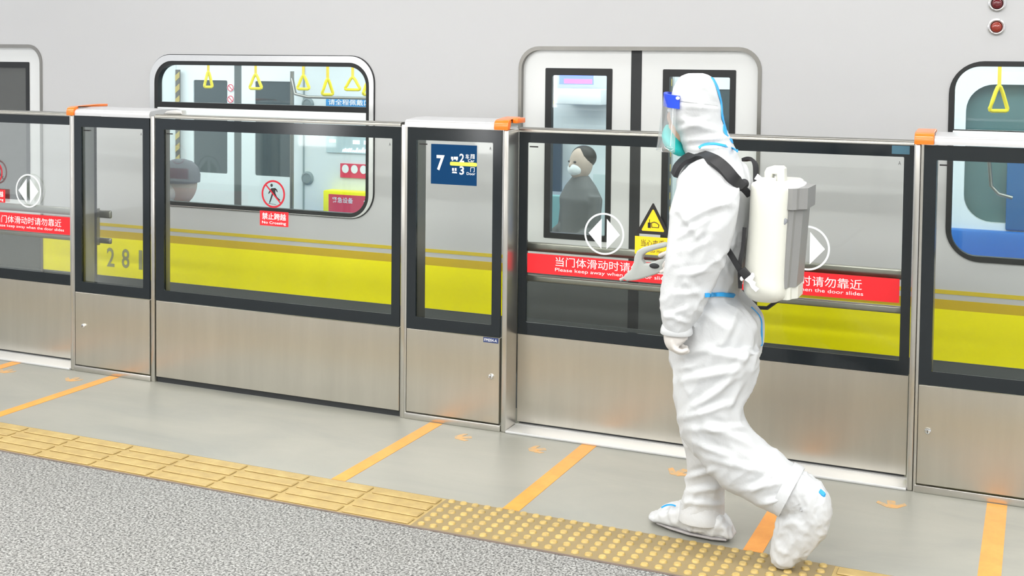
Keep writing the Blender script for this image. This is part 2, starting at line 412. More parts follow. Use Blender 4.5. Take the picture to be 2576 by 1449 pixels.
# ================================================================== platform gate
H1, H2, HT = .430, 1.3735, 1.40
def stick_common(par, x0, x1, y, glass=True):
    MB().box(x0+.010, x0+.052, y-.0012, y-.0004, 1.294, 1.300).obj('maker_mark', M['blackp'], par)
    text('maker_letter', 'A', x1-.022, x1-.012, 1.282, 1.297, y-.001, M['blackp'], par)
def fixed(x0, x1, label, knob=None, gx0=None, gx1=None, cx0=None, cx1=None):
    t = thing('gate_fixed_panel', label, 'platform gate panel', (x0, 0, 0), 'fixed panels of the platform gate')
    MB().box(x0+.012, x1-.008, -.004, .03, .035, H1-.002, .002, 1).obj('lower_panel', M['steel'], t, True)
    MB().box(x0+.004, x1, -.008, .04, 0, .03, .004, 2).obj('skirting', M['steel_post'], t, True)
    g0 = x0+.058 if gx0 is None else gx0; g1 = x1-.05 if gx1 is None else gx1
    MB().ring(rrect(x0+.010, x1-.006, H1, H2, .001, 1), rrect(g0, g1, .486, 1.316, .003, 1), -.003, .006).obj('black_border', M['black'], t)
    MB().box(g0-.01, g1+.01, .007, .012, .476, 1.326).obj('glass_pane', M['glass'], t)
    # side plates and the rolled cap
    MB().box(x0, x0+.010, -.003, .10, 0, 1.39).obj('side_post', M['steel_post'], t)
    MB().box(g0-.014, g0-.002, .013, .095, .03, 1.37).obj('inner_post', M['steel_dark'], t)
    prof = [(-.012, 1.376)]+[(-.012+.02*(1-math.cos(a)), 1.388+.022*math.sin(a)) for a in np.linspace(0, math.pi/2, 7)]+[(.10, 1.418), (.20, 1.417), (.235, 1.41), (.25, 1.376)]
    MB().prism(prof, cx0 or x0, cx1 or x1, axis='x').obj('top_cap', M['cap_white'], t, True, 50)
    if knob:
        k = MB().lathe((knob, -.004, .249), [(.0125, 0), (.0125, -.006), (.009, -.010), (.004, -.011)], 20, 'y').obj('lock', M['chrome'], t, True)
        MB().box(knob-.0015, knob+.0015, -.0158, -.0150, .243, .255).obj('keyhole', M['blackp'], k)
    stick_common(t, g0, g1, .0065)
    return t
FP1 = fixed(-4.744, -4.222, 'narrow fixed gate panel near the left edge with an orange lamp at its left end', -4.673, cx0=-4.721)
FP2 = fixed(-2.722, -2.223, 'fixed gate panel carrying the blue sign with a large white 7', -2.271, cx1=-2.263)
FP3 = fixed(-.432, .09, 'fixed gate panel at the right edge, right of the rightmost orange lamp', -.382, cx0=-.384)
def emergency(x0, x1, label):
    t = thing('gate_escape_door', label, 'platform gate door', (x0, 0, 0))
    MB().box(x0+.004, x1-.004, -.002, .03, .03, H1-.002, .002, 1).obj('lower_panel', M['steel'], t, True)
    MB().ring(rrect(x0+.003, x1-.003, H1, H2, .001, 1), rrect(x0+.057, x1-.048, .486, 1.318, .003, 1), -.002, .006).obj('black_border', M['black'], t)
    MB().box(x0+.047, x1-.038, .007, .012, .476, 1.328).obj('glass_pane', M['glass'], t)
    MB().box(x0+.045, x0+.058, .013, .045, .03, 1.37).obj('inner_post', M['steel_dark'], t)
    prof = [(-.006, 1.376)]+[(-.006+.014*(1-math.cos(a)), 1.382+.014*math.sin(a)) for a in np.linspace(0, math.pi/2, 5)]+[(.045, 1.396), (.06, 1.376)]
    MB().prism(prof, x0+.002, x1-.002, axis='x').obj('top_rail', M['rail'], t, True, 50)
    MB().box(x0, x1, .012, .03, 0, .03).obj('bottom_seal', M['rubber'], t)
    stick_common(t, x0+.057, x1-.048, .0065)
    return t
EP = emergency(-4.193, -2.746, 'wide glass escape door of the platform gate with the no crossing sign')
# its hinge handle on the top rail
MB().prism([(x_, z_) for x_, z_ in ((-4.15,1.398),(-4.13,1.412),(-4.08,1.42),(-4.035,1.418),(-4.03,1.398))], .01, .05, .004).obj('top_latch', M['steel_post'], EP, True)
emergency(.12, 1.567, 'wide glass escape door of the platform gate beyond the right edge')
for i, (x0, x1) in enumerate(((-4.220, -4.196), (-2.744, -2.722))):
    b = MB().box(x0, x1, -.004, .12, 0, 1.385, .003, 2)
    o = b.obj('gate_post', M['steel_post'], None, True)
    tag(o, ('slim steel post between the narrow left panel and the wide escape door', 'slim steel post between the escape door and the panel with the 7 sign')[i], 'post', 'slim posts of the platform gate')
# returns: full depth posts at each end of a door opening
def endpost(x0, x1, label, name='gate_post'):
    b = MB(); b.box(x0, x1, -.004, .115, 0, 1.378, .006, 3)
    return tag(b.obj(name, M['steel_post'], None, True), label, 'post', 'door end posts of the platform gate')
endpost(-2.222, -2.196, 'deep steel post under the middle orange lamp at the sliding door')
endpost(-.457, -.434, 'steel post under the rightmost orange lamp')
endpost(-4.768, -4.745, 'steel post under the leftmost orange lamp')
# orange lamps
def lamp(x0, x1, y1, label, step=False):
    t = thing('gate_warning_lamp', label, 'warning lamp', (x0, 0, 1.376), 'orange lamps on the gate posts')
    prof = [(-.020, 1.376), (-.022, 1.388)]+[(-.022+.025*(1-math.cos(a)), 1.390+.032*math.sin(a)) for a in np.linspace(0, math.pi/2, 6)]+[(y1*.6, 1.430), (y1, 1.432), (y1, 1.418), (.02, 1.419), (.012, 1.392), (.004, 1.376)]
    MB().prism(prof, x0, x1, .004, axis='x').obj('lamp_cover', M['orange'], t, True, 40)
    if step: MB().box(x1-.002, x1+.026, .03, .12, 1.405, 1.43, .006, 2).obj('lamp_arm', M['orange'], t, True)
    MB().box(x0+.004, x1-.004, .014, .10, 1.392, 1.417).obj('lamp_base', M['steel_post'], t)
lamp(-4.772, -4.722, .24, 'orange gate lamp with a long curved tail at the left edge')
lamp(-2.262, -2.192, .12, 'orange gate lamp above the deep post in the middle', True)
lamp(-.458, -.385, .12, 'orange gate lamp right of the person, above the right post')

def leaf(x0, x1, label, arrows=None, strip=None, parts=()):
    """sliding door leaf, front face at Y=.12"""
    Y = .12
    t = thing('gate_sliding_door', label, 'platform gate door', (x0, Y, .02), 'sliding doors of the platform gate')
    MB().box(x0, x1, Y, Y+.03, .02, H1, .002, 1).obj('lower_panel', M['steel'], t, True)
    MB().ring(rrect(x0, x1, H1, 1.362, .001, 1), rrect(x0+.042, x1-.038, .487, 1.315, .003, 1), Y-.001, Y+.008).obj('black_border', M['black'], t)
    MB().box(x0+.03, x1-.03, Y+.009, Y+.014, .477, 1.325).obj('glass_pane', M['glass'], t)
    prof = [(Y-.006, 1.363), (Y-.006, 1.372), (Y, 1.379), (Y+.01, 1.383), (Y+.035, 1.384), (Y+.045, 1.363)]
    MB().prism(prof, x0, x1, axis='x').obj('top_rail', M['rail'], t, True, 50)
    for z0, z1 in ((.808, .852), (.668, .700)):
        P = []
        MB().box(x0+.0, x1+(.06 if x1 < -4 else -.01), Y+.045, Y+.062, z0, z1, .008, 3).obj('crash_bar', M['rail'], t, True)
    for xx in (x0+.015, x1-.03): MB().box(xx, xx+.012, Y+.014, Y+.05, .66, .86).obj('bar_bracket', M['steel_dark'], t)
    MB().box(x0+.01, x1-.01, Y+.01, Y+.02, .003, .02).obj('bottom_seal', M['rubber'], t)
    stick_common(t, x0+.042, x1-.038, Y-.001)
    return t, Y-.0015
def double_arrow(par, x, z, Y, r=.094):
    b = MB(); O = [(x+r*math.cos(a), z+r*math.sin(a)) for a in np.linspace(0, 2*math.pi, 49)[:-1]]; I = [(x+(r-.008)*math.cos(a), z+(r-.008)*math.sin(a)) for a in np.linspace(0, 2*math.pi, 49)[:-1]]
    b.ring(O, I, Y-.0008, Y)
    for s in (-1, 1): b.prism([(x+s*.012, z+.068), (x+s*.012, z-.068), (x+s*.074, z)], Y-.0008, Y)
    b.obj('slide_arrows_sticker', M['frost'], par)
def redstrip(par, x0, x1, z0, z1, Y, tx0, tx1, body, en, ex0, ex1):
    s = MB().box(x0, x1, Y-.0004, Y, z0, z1).obj('warning_strip', M['red'], par)
    text('strip_lettering', body, tx0, tx1, z0+.040, z0+.082, Y-.001, M['white'], s)
    text('strip_small_lettering', en, ex0, ex1, z0+.012, z0+.032, Y-.001, M['white'], s)
    return s
ZH, EN = '当门体滑动时请勿靠近', 'Please keep away when the door slides'
L1, ys = leaf(-5.60, -4.70, 'sliding gate door at the left edge showing half of its red strip')
double_arrow(L1, -5.184, .937, ys, .094)
redstrip(L1, -5.56, -4.862, .708, .806, ys, -5.435, -4.944, ZH, EN, -5.435, -4.925)
# its crossing sign, mostly beyond the picture edge
def cross_sign(par, cx, cz, Y, r=.068, lx0=None, lx1=None, lz0=None, lz1=None, body='禁止跨越', en='No Crossing'):
    A = np.linspace(0, 2*math.pi, 41)[:-1]
    b = MB().ring([(cx+r*math.cos(a), cz+r*math.sin(a)) for a in A], [(cx+(r-.0095)*math.cos(a), cz+(r-.0095)*math.sin(a)) for a in A], Y-.0012, Y-.0004)
    q = math.radians(-45); c_, s_ = math.cos(q), math.sin(q); h = .0035; L = r-.006
    b.prism([(cx+c_*u-s_*v, cz+s_*u+c_*v) for u, v in ((-L,-h),(L,-h),(L,h),(-L,h))], Y-.0014, Y-.0006)
    s = b.obj('prohibition_ring', mat('sign_dark_red', (.50,.006,.02), .5), par)
    f = MB(); k = r/.068
    def pp(pts): f.prism([(cx+a*k, cz+b_*k) for a, b_ in pts], Y-.0004, Y)
    f.prism([(cx+(-.010+.007*math.cos(a))*k, cz+(.042+.008*math.sin(a))*k) for a in np.linspace(0, 2*math.pi, 13)[:-1]], Y-.0004, Y)
    pp([(-.012,.028),(.012,.030),(.012,.004),(.0,-.002),(-.008,.006)])
    pp([(.010,.030),(.022,.022),(.025,.010),(.020,.010),(.016,.018),(.008,.022)])
    pp([(-.012,.028),(-.026,.010),(-.030,.000),(-.025,.000),(-.008,.018)])
    pp([(-.008,.006),(.000,.0),(-.014,-.034),(-.022,-.050),(-.024,-.040),(-.016,-.018)])
    pp([(.0,.004),(.012,.004),(.022,-.014),(.040,-.026),(.036,-.032),(.014,-.020)])
    pp([(-.030,-.046),(.016,-.050),(.016,-.052),(-.030,-.048)])
    f.obj('crossing_figure', M['blackp'], s)
    p = MB().box(lx0, lx1, Y-.0012, Y-.0006, lz0, lz1).obj('sign_plate', M['red'], par); h = lz1-lz0; w_ = lx1-lx0
    text('sign_lettering', body, lx0+.08*w_, lx1-.08*w_, lz0+.42*h, lz0+.88*h, Y-.0018, M['white'], p, .012)
    text('sign_small_lettering', en, lx0+.08*w_, lx1-.08*w_, lz0+.08*h, lz0+.32*h, Y-.0018, M['white'], p, .012)
cross_sign(EP, -3.467, 1.020, .0065, .069, -3.546, -3.378, .861, .934)
cross_sign(L1, -5.445, 1.030, ys, .069, -5.525, -5.357, .861, .934)
L2, ys = leaf(-2.196, -1.325, 'left leaf of the sliding door behind the person, beside the warning triangle')
double_arrow(L2, -1.779, .920, ys)
redstrip(L2, -2.15, -1.37, .718, .808, ys, -2.010, -1.50, ZH, EN, -2.012, -1.47)
def tri_sign(par, Y):
    def tri(cx, cz, w_, h_, r=.008):
        P = []; V = [(cx, cz+h_*.5), (cx-w_/2, cz-h_*.5), (cx+w_/2, cz-h_*.5)]
        for i in range(3):
            a, b_, c_ = Vector(V[i-1]), Vector(V[i]), Vector(V[(i+1) % 3]); d0 = (a-b_).normalized(); d1 = (c_-b_).normalized()
            for t in np.linspace(0, 1, 5): q = (b_+d0*r*(1-t)+d1*r*t)*.7+.3*(b_+(d0+d1)*r*.5); P.append((q.x, q.y))
        return P
    a = MB().ring(tri(-1.5535, 1.004, .158, .145), tri(-1.5535, .997, .112, .104), Y-.0012, Y-.0004).obj('triangle_border', M['blackp'], par)
    MB().prism(tri(-1.5535, .998, .114, .106), Y-.0004, Y).obj('triangle_field', M['yellow_s'], a)
    g = MB(); g.box(-1.577, -1.563, Y-.0008, Y-.0004, .960, .984); g.box(-1.571, -1.568, Y-.0008, Y-.0004, .984, .998)
    O = [(-1.560,.962),(-1.562,.984),(-1.548,.989),(-1.535,.985),(-1.524,.976),(-1.527,.962)]; I = [(-1.557,.965),(-1.559,.981),(-1.548,.985),(-1.537,.982),(-1.528,.975),(-1.530,.965)]
    g.ring(O, I, Y-.0008, Y-.0004).obj('pinched_hand_figure', M['blackp'], a)
    p = MB().box(-1.635, -1.468, Y-.0008, Y, .842, .921).obj('yellow_plate', M['yellow_s'], par)
    text('plate_lettering', '当心夹手', -1.607, -1.500, .878, .908, Y-.0014, M['blackp'], p)
    text('plate_small_lettering', 'Mind Your Hands', -1.612, -1.492, .852, .866, Y-.0014, M['blackp'], p)
tri_sign(L2, ys)
L3, ys = leaf(-1.320, -.470, 'right leaf of the sliding door, behind the backpack sprayer')
double_arrow(L3, -.886, .920, ys)
redstrip(L3, -1.28, -.514, .722, .820, ys, -1.165, -.661, ZH, EN, -1.165, -.655)
MB().box(-.556, -.487, .1155, .118, 1.326, 1.360).obj('blue_plate', M['dustyblue'], L3)
MB().box(-1.3245, -1.3205, .115, .16, .03, 1.36).obj('meeting_seal', M['rubber'], L3)
# sills
for x0, x1, lb in ((-5.9, -4.768, 'white metal door sill at the left edge of the gate'), (-2.196, -.457, 'white metal door sill under the sliding door behind the person')):
    b = MB().box(x0, x1, -.012, .20, 0, .012, .004, 2); b.box(x0, x1, .10, .108, .0122, .0135)
    tag(b.obj('door_sill', M['sill'], None, True), lb, 'door sill', 'door sills of the gate')
# blue number sign on FP2
def number_sign(par):
    Y = .0055
    s = MB().box(-2.592, -2.357, Y-.0008, Y, 1.115, 1.300).obj('number_sign', M['navy'], par)
    # pixel grid of the sign: x 240..1425 -> -2.592..-2.357, y 195..1270 -> 1.300..1.115
    X = lambda u: -2.592+(u-240)/1185*.235
    def Zz(v, u=800): return 1.300-(v-200-(u-240)*.055)/1065*.185
    def tx(b_, u0, u1, v0, v1, bold=.0): text('sign_character', b_, X(u0), X(u1), Zz(v1, (u0+u1)/2), Zz(v0, (u0+u1)/2), Y-.0014, M['white'], s, bold)
    tx('7', 388, 597, 505, 915, .03); tx('2', 980, 1102, 475, 700, .02); tx('3', 985, 1102, 805, 1030, .02)
    tx('车', 1137, 1232, 485, 620, .01); tx('厢', 1258, 1372, 492, 615, .01); tx('Car', 1200, 1365, 625, 700, .01)
    tx('门', 1262, 1372, 830, 960, .01); tx('Door', 1170, 1390, 968, 1040, .01)
    b = MB()
    for u in (765, 835, 890): b.box(X(u), X(u+52), Y-.0016, Y-.0010, Zz(615, u), Zz(550, u))
    b.box(X(765), X(940), Y-.0016, Y-.0010, Zz(625, 850), Zz(612, 850))
    for u in (775, 885): b.prism([(X(u+28)+.004*math.cos(a), Zz(635, u)+.004*math.sin(a)) for a in np.linspace(0, 2*math.pi, 11)[:-1]], Y-.0016, Y-.001)
    b.obj('carriage_pictogram', M['white'], s)
    b = MB()
    for u in (795, 862): b.box(X(u), X(u+45), Y-.0016, Y-.0010, Zz(925, u), Zz(850, u))
    b.prism([(X(805), Zz(945)), (X(905), Zz(945)), (X(925), Zz(985)), (X(790), Zz(985))], Y-.0016, Y-.0012)
    b.obj('door_pictogram', M['white'], s)
    MB().prism(rrect(X(740), X(1430), Zz(800, 1090), Zz(700, 1090), .006, 3), Y-.0024, Y-.0016).obj('lime_bar', M['lime'], s)
number_sign(FP2)
p = MB().box(-2.311, -2.236, -.0055, -.004, .404, .428).obj('asset_plate', M['plateblue'], FP2)
text('plate_lettering', 'FM004-A', -2.306, -2.242, .409, .423, -.0061, M['white'], p)
# ================================================================== train
TY, IY, FY, TF = .90, .965, 3.30, .02          # outer face, inner face, far inner face, inner floor
TX0, TX1 = -9.4, 3.2
train = thing('subway_train', 'silver subway train with a yellow band standing behind the platform gate', 'train', (-3, 0.9, -.6))
DOORS = [(-7.135, -5.862), (-2.535, -1.262)]
WINS = [(-4.984, -3.417), (-.397, 1.17)]
# outer shell cut into upright strips between doors and windows
b = MB()
def wall(x0, x1, z0, z1): b.box(x0, x1, TY, IY, z0, z1)
xs = TX0
spans = sorted([(a, c, 'd') for a, c in DOORS]+[(a, c, 'w') for a, c in WINS])
for a, c, k in spans:
    wall(xs, a, .325, 2.05); xs = c
    if k == 'd': wall(a, c, 1.76, 2.05)
    else: wall(a, c, .325, .795); wall(a, c, 1.708, 2.05)
wall(xs, TX1, .325, 2.05)
me_ = b
for x0, x1 in DOORS: # rounded upper corners of the doorways
    r = .11
    for sx, cx in ((1, x0+r), (-1, x1-r)):
        P = [(cx-sx*r, 1.76), (cx-sx*r, 1.76-r)]+[(cx-sx*r*math.cos(q), 1.76-r+r*math.sin(q)) for q in np.linspace(0, math.pi/2, 9)]
        b.prism(P if sx == 1 else P[::-1], TY, IY)
for x0, x1 in WINS:
    r = .155
    for sx, cx in ((1, x0+r), (-1, x1-r)):
        for up, cz in ((1, 1.708-r), (-1, .795+r)):
            P = [(cx-sx*r, cz+up*r)]+[(cx-sx*r*math.cos(q), cz+up*r*math.sin(q)) for q in np.linspace(0, math.pi/2, 9)]
            b.prism(P, TY, IY)
# roof shoulder
prof = [(TY, 2.05)]+[(TY+.35*(1-math.cos(q)), 2.05+.55*math.sin(q)) for q in np.linspace(0, math.pi/2, 9)]+[(TY+1.3, 2.68), (TY+1.3, 2.62), (TY+.4, 2.53), (TY+.12, 2.3), (IY, 2.05)]
b.prism(prof, TX0, TX1, axis='x')
b.obj('body_side', M['train'], train)
b = MB(); b.box(TX0, TX1, TY+.004, TY+.06, -.12, .3245); b.box(TX0, TX1, TY+.25, FY, -.45, -.13)
b.obj('skirt', M['skirt'], train)
for z0, z1, mm, nm in ((.327, .566, 'yellow', 'yellow_band'), (.566, .611, 'goldd', 'gold_band'), (.637, .656, 'gold', 'thin_gold_band')):
    xs = TX0
    for a, c in DOORS+[(TX1, 9)]:
        x0_, x1_ = xs+.004, a-.004; xs = c
        MB().box(x0_, x1_, TY-.003, TY, z0, z1).obj(nm, M[mm], train)
for ch, cx in (('2', -5.30), ('8', -5.182), ('1', -5.064)):
    text('train_number', ch, cx-(.030 if ch != '1' else .014), cx+(.030 if ch != '1' else .014), .385, .505, TY-.0045, M['number'], train, .015)
# doors
for x0, x1 in DOORS:
    xm = (x0+x1)/2; DY = TY+.022
    MB().ring(rrect(x0-.006, x1+.006, .03, 1.768, .115, 8, .01), rrect(x0+.012, x1-.012, .05, 1.748, .10, 8, .01), TY-.006, TY+.045).obj('door_frame', M['steel_dark'], train, True)
    for s in (0, 1):
        a, c = ((x0+.003, xm-.028), (xm+.028, x1-.003))[s]
        wa, wc = ((x0+.138, x0+.508), (xm+.140, xm+.512))[s]
        d = MB().ring(rrect(a, c, .60, 1.75, .004, 2), rrect(wa, wc, .76, 1.655, .006, 2), DY, DY+.03).obj('door_leaf', M['tdoor'], train, True)
        MB().box(a, c, DY, DY+.03, .04, .599).obj('kick_panel', M['tdark'], d)
        MB().ring(rrect(wa, wc, .76, 1.655, .006, 4), rrect(wa+.034, wc-.03, .79, 1.618, .006, 4), DY-.003, DY+.032).obj('window_gasket', M['gasket'], d)
        MB().box(wa+.02, wc-.02, DY+.006, DY+.012, .78, 1.63).obj('window_pane', M['dglass'] if x0 < -5 else M['tglass'], d)
    MB().box(xm-.028, xm+.028, DY-.002, DY+.03, .04, 1.755).obj('door_seal', M['rubber'], train)
# side windows
for i, (x0, x1) in enumerate(WINS):
    z0, z1 = .795, 1.708; g = .055 if i == 0 else .030
    if i == 0:
        MB().ring(rrect(x0, x1, z0, z1, .15, 10), rrect(x0+.035, x1-.028, z0+.004, z1-.036, .13, 10), TY-.012, TY+.02).obj('window_ring', M['winring'], train, True)
        MB().ring(rrect(x0-.004, x1+.004, z0-.004, z1+.004, .153, 10), rrect(x0+.001, x1-.001, z0+.001, z1-.001, .15, 10), TY-.006, TY+.02).obj('outer_seal', M['gasket'], train)
    o = (x0+.035, x1-.028, z0, z1-.036) if i == 0 else (x0, x1, z0, z1)
    MB().ring(rrect(*o, .125 if i == 0 else .15, 10), rrect(o[0]+.024, o[1]-.022, o[2]+.026, o[3]-.024, .11, 10), TY-.008, TY+.03).obj('window_gasket', M['gasket'], train)
    w_ = MB().box(o[0]+.01, o[1]-.01, TY+.012, TY+.018, o[2]+.01, o[3]-.01).obj('window_pane', M['tglass'], train)
    MB().box(o[0]+.02, o[1]-.02, TY-.010, TY+.03, 1.335, 1.392, .004, 2).obj('window_transom', M['tinl'], train)
    MB().box(o[0]+.02, o[1]-.02, TY-.009, TY+.03, 1.393, (1.424 if i == 0 else 1.396)).obj('transom_gasket', M['gasket'], train)
# tail lamps
for z, mm in ((1.862, 'redlens2'), (1.967, 'redlens')):
    r = MB().lathe((-.203, TY, z), [(.037, .0), (.037, -.010), (.031, -.014), (.026, -.010), (.024, 0)], 28, 'y').obj('marker_lamp_rim', M['winring'], train, True)
    MB().ball((-.203, TY-.004, z), .024, .014, .024).obj('marker_lens', M[mm], r, True)
# ---- inside of the train
ti = train
MB().box(TX0, TX1, IY, FY, TF-.04, TF).obj('cabin_floor', M['tfloor'], ti)
MB().box(TX0, TX1, IY+.0, FY+.1, 2.0, 2.04).obj('cabin_ceiling', M['tin'], ti)
for x in (-8.3, -6.3, -4.3, -2.3, -.3, 1.7):
    for y in (1.45, 2.8):
        MB().box(x-.85, x+.85, y-.07, y+.07, 1.985, 1.999).obj('cabin_lamp', M['tlamp'], ti)
# far wall
HX = at(1668, 480, FY-.03).x
FD = [(-6.76, -5.49), (HX+.06, HX+1.33)]
b = MB()
for x0, x1, z0, z1 in ((TX0, -6.76, TF, 2.0), (-5.49, HX+.06, TF, 2.0), (-6.76, -5.49, 1.70, 2.0), (HX+.06, HX+1.33, 1.70, 2.0), (HX+1.33, -.458, TF, 2.0), (-.458, 1.2, TF, .697), (-.458, 1.2, 1.579, 2.0), (1.2, TX1, TF, 2.0)):
    b.box(x0, x1, FY, FY+.08, z0, z1)
b.obj('far_wall', M['tin'], ti)
for x0, x1 in FD:
    xm = -6.125 if x0 < -5 else (x0+x1)/2
    for s in (0, 1):
        a, c = ((x0, xm-.035), (xm+.035, x1))[s]
        if x0 < -5: wa, wc = ((-6.58, -6.232), (-5.953, -5.60))[s]
        else: wa, wc = ((a+.14, c-.10), (a+.12, c-.12))[s]
        d = MB().ring(rrect(a, c, TF, 1.70, .004, 2), rrect(wa, wc, .735, 1.515, .012, 2), FY+.01, FY+.04).obj('far_door_leaf', M['tinl'], ti)
        MB().box(wa-.01, wc+.01, FY+.02, FY+.026, .72, 1.53).obj('far_door_window', mat('far_window_dark', (.045,.07,.08), .15) , d)
    MB().box(xm-.035, xm+.035, FY+.008, FY+.04, TF, 1.70).obj('far_door_seal', mat('far_seal', (.10,.12,.12), .5), ti)
def hazard(x, z0, z1, y, w_=.04):
    b = MB(); z = z0; me = None
    MB().box(x, x+w_, y, y+.012, z0, z1).obj('hazard_strip', mat('faded_black', (.10,.10,.09), .6), ti); h = ti.children[-1]
    h = [o for o in ti.children if o.name.startswith('hazard_strip')][-1]
    while z < z1-.09:
        b.prism([(x, z), (x+w_, z+.035), (x+w_, z+.085), (x, z+.05)], y-.002, y); z += .1
    b.obj('yellow_stripes', mat('faded_yellow', (.50,.38,.10), .6), h)
hazard(-6.735, .5, 1.60, FY-.035, .045)
hx = HX
hazard(hx, .4, 1.6, FY-.035, .055)
MB().box(hx-.075, hx, FY-.045, FY, TF, 1.7).obj('door_pillar', mat('dark_pillar', (.10,.11,.11), .5), ti)
# grab pole and wall seams beside the far door
MB().cyl((-5.53, 3.22, TF), (-5.53, 3.22, 1.6), .016).obj('grab_pole', M['rail'], ti, True)
MB().tube([(-5.53, 3.22, 1.55), (-5.45, 3.15, 1.42), (-5.3, 3.1, 1.40), (-4.7, 3.1, 1.40)], .012).obj('grab_rail', M['rail'], ti, True)
MB().box(-5.475, -5.462, FY-.006, FY+.01, TF, 1.9).obj('wall_seam', mat('wall_seam', (.25,.32,.33), .5), ti)
for z in (.738, 1.335):
    MB().lathe((-5.43, FY, z), [(.055, 0), (.055, -.012), (.04, -.02), (.0385, -.014)], 24, 'y').obj('intercom_button', mat('button_grey', (.22,.27,.28), .4), ti, True)
# notices and the display on the far wall
def notice(x0, x1, z0, z1, m_, nm='wall_notice', y=FY-.012):
    return MB().box(x0, x1, y, FY-.001, z0, z1).obj(nm, M[m_] if isinstance(m_, str) else m_, ti)
n = notice(-5.254, -4.70, 1.283, 1.395, 'bluesign')
text('notice_lettering', '请全程佩戴口罩', -5.23, -4.78, 1.335, 1.382, FY-.0145, M['white'], n, .01)
text('notice_small_lettering', 'Please wear a mask', -5.20, -4.82, 1.295, 1.32, FY-.0145, M['white'], n)
n = notice(-5.118, -4.66, .76, .872, 'pinksign')
b = MB()
for k in range(5): b.prism([(-5.07+k*.083+.031*math.cos(a), .830+.034*math.sin(a)) for a in np.linspace(0, 2*math.pi, 17)[:-1]], FY-.0145, FY-.013)
b.obj('notice_discs', M['white'], n)
n = MB().box(-5.210, -4.62, FY-.12, FY-.001, .44, .662, .01, 2).obj('equipment_box', M['yellow'], ti, True)
p = MB().box(-5.155, -4.68, FY-.124, FY-.121, .49, .635).obj('box_notice', M['pinksign'], n)
text('box_lettering', '紧急设备', -5.12, -4.93, .57, .615, FY-.1255, M['white'], p, .01)
MB().tube([(-4.80+.05*math.cos(a), FY-.126, .56+.04*math.sin(a)) for a in np.linspace(-.5, 2.2, 9)], .006, 6).obj('box_pictogram', M['white'], p)
n = notice(-5.25, -4.70, .955, 1.09, mat('display_glass', (.55,.66,.68), .2), 'route_display')
b = MB(); x = -5.10
random.seed(3)
while x < -4.74:
    h_ = random.uniform(.015, .04); b.prism([(x, .965), (x+.012, .965), (x+.020, .965+h_), (x+.008, .965+h_)], FY-.016, FY-.0135); x += .018
b.obj('display_figures', M['whiteled'], n)
b = MB(); b.box(-5.00, -4.94, FY-.016, FY-.0135, 1.03, 1.06); b.box(-4.90, -4.87, FY-.016, FY-.0135, 1.03, 1.06); b.obj('display_symbols', M['whiteled'], n)
MB().box(-5.22, -5.16, FY-.016, FY-.0135, 1.035, 1.06).obj('display_green', M['greenled'], n)
# prohibition discs on the far door
for z in (1.455, 1.36):
    A = np.linspace(0, 2*math.pi, 25)[:-1]; cx = -6.195
    s = MB().prism([(cx+.035*math.cos(a), z+.034*math.sin(a)) for a in A], FY+.004, FY+.006).obj('door_sticker', M['white'], ti)
    q = MB().ring([(cx+.031*math.cos(a), z+.030*math.sin(a)) for a in A], [(cx+.025*math.cos(a), z+.024*math.sin(a)) for a in A], FY+.002, FY+.004)
    q.prism([(cx-.022, z+.017), (cx-.017, z+.021), (cx+.022, z-.017), (cx+.017, z-.021)], FY+.002, FY+.004); q.obj('sticker_mark', M['pinksign'], s)
# grey partition at the left window, seats
for x0, x1, nm in ((-5.45, -3.0, 'far'), (-.75, 1.1, 'far')):
    s = MB().box(x0, x1, 2.82, 3.22, .36, .42, .02, 2).obj('bench_seat', M['seatblue'], ti, True)
    MB().box(x0, x1, 3.18, 3.28, .42, (.45 if x0 < -3 else .655), .015, 2).obj('bench_back', M['seatblue'], s, True)
    MB().box(x0+.02, x1-.02, 2.95, 3.2, TF, .36).obj('bench_base', M['tdark'], s)
# far window with rounded corners, white surround and the bluish tunnel behind
MB().ring(rrect(-.60, 1.36, .655, 1.66, .05, 8), rrect(-.452, 1.2, .70, 1.578, .17, 8), FY-.05, FY+.001).obj('far_window_surround', M['tinl'], ti, True)
MB().box(-.47, 1.2, FY+.03, FY+.036, .68, 1.59).obj('far_window_pane', mat('far_window_green', (.10,.19,.19), .12), ti)
MB().box(-.20, .25, FY-.07, FY-.052, .66, 1.17, .01).obj('seat_screen', mat('blue_screen', (.01,.12,.32), .3), ti)
MB().tube([(-.30, 3.1, 1.10), (-.285, 3.1, .95), (-.24, 3.1, .90), (-.16, 3.1, .88)], .012, 8).obj('grab_bar', M['rail'], ti, True)
MB().tube([(-.46, 1.75, 1.74), (1.2, 1.75, 1.74)], .016, 10).obj('strap_rail', M['rail'], ti, True)
MB().tube([(-5.6, 2.1, 1.74), (-3.2, 2.1, 1.74)], .016, 10).obj('strap_rail', M['rail'], ti, True)
MB().tube([(-4.9, 1.7, 1.74), (-3.2, 1.7, 1.74)], .016, 10).obj('strap_rail', M['rail'], ti, True)
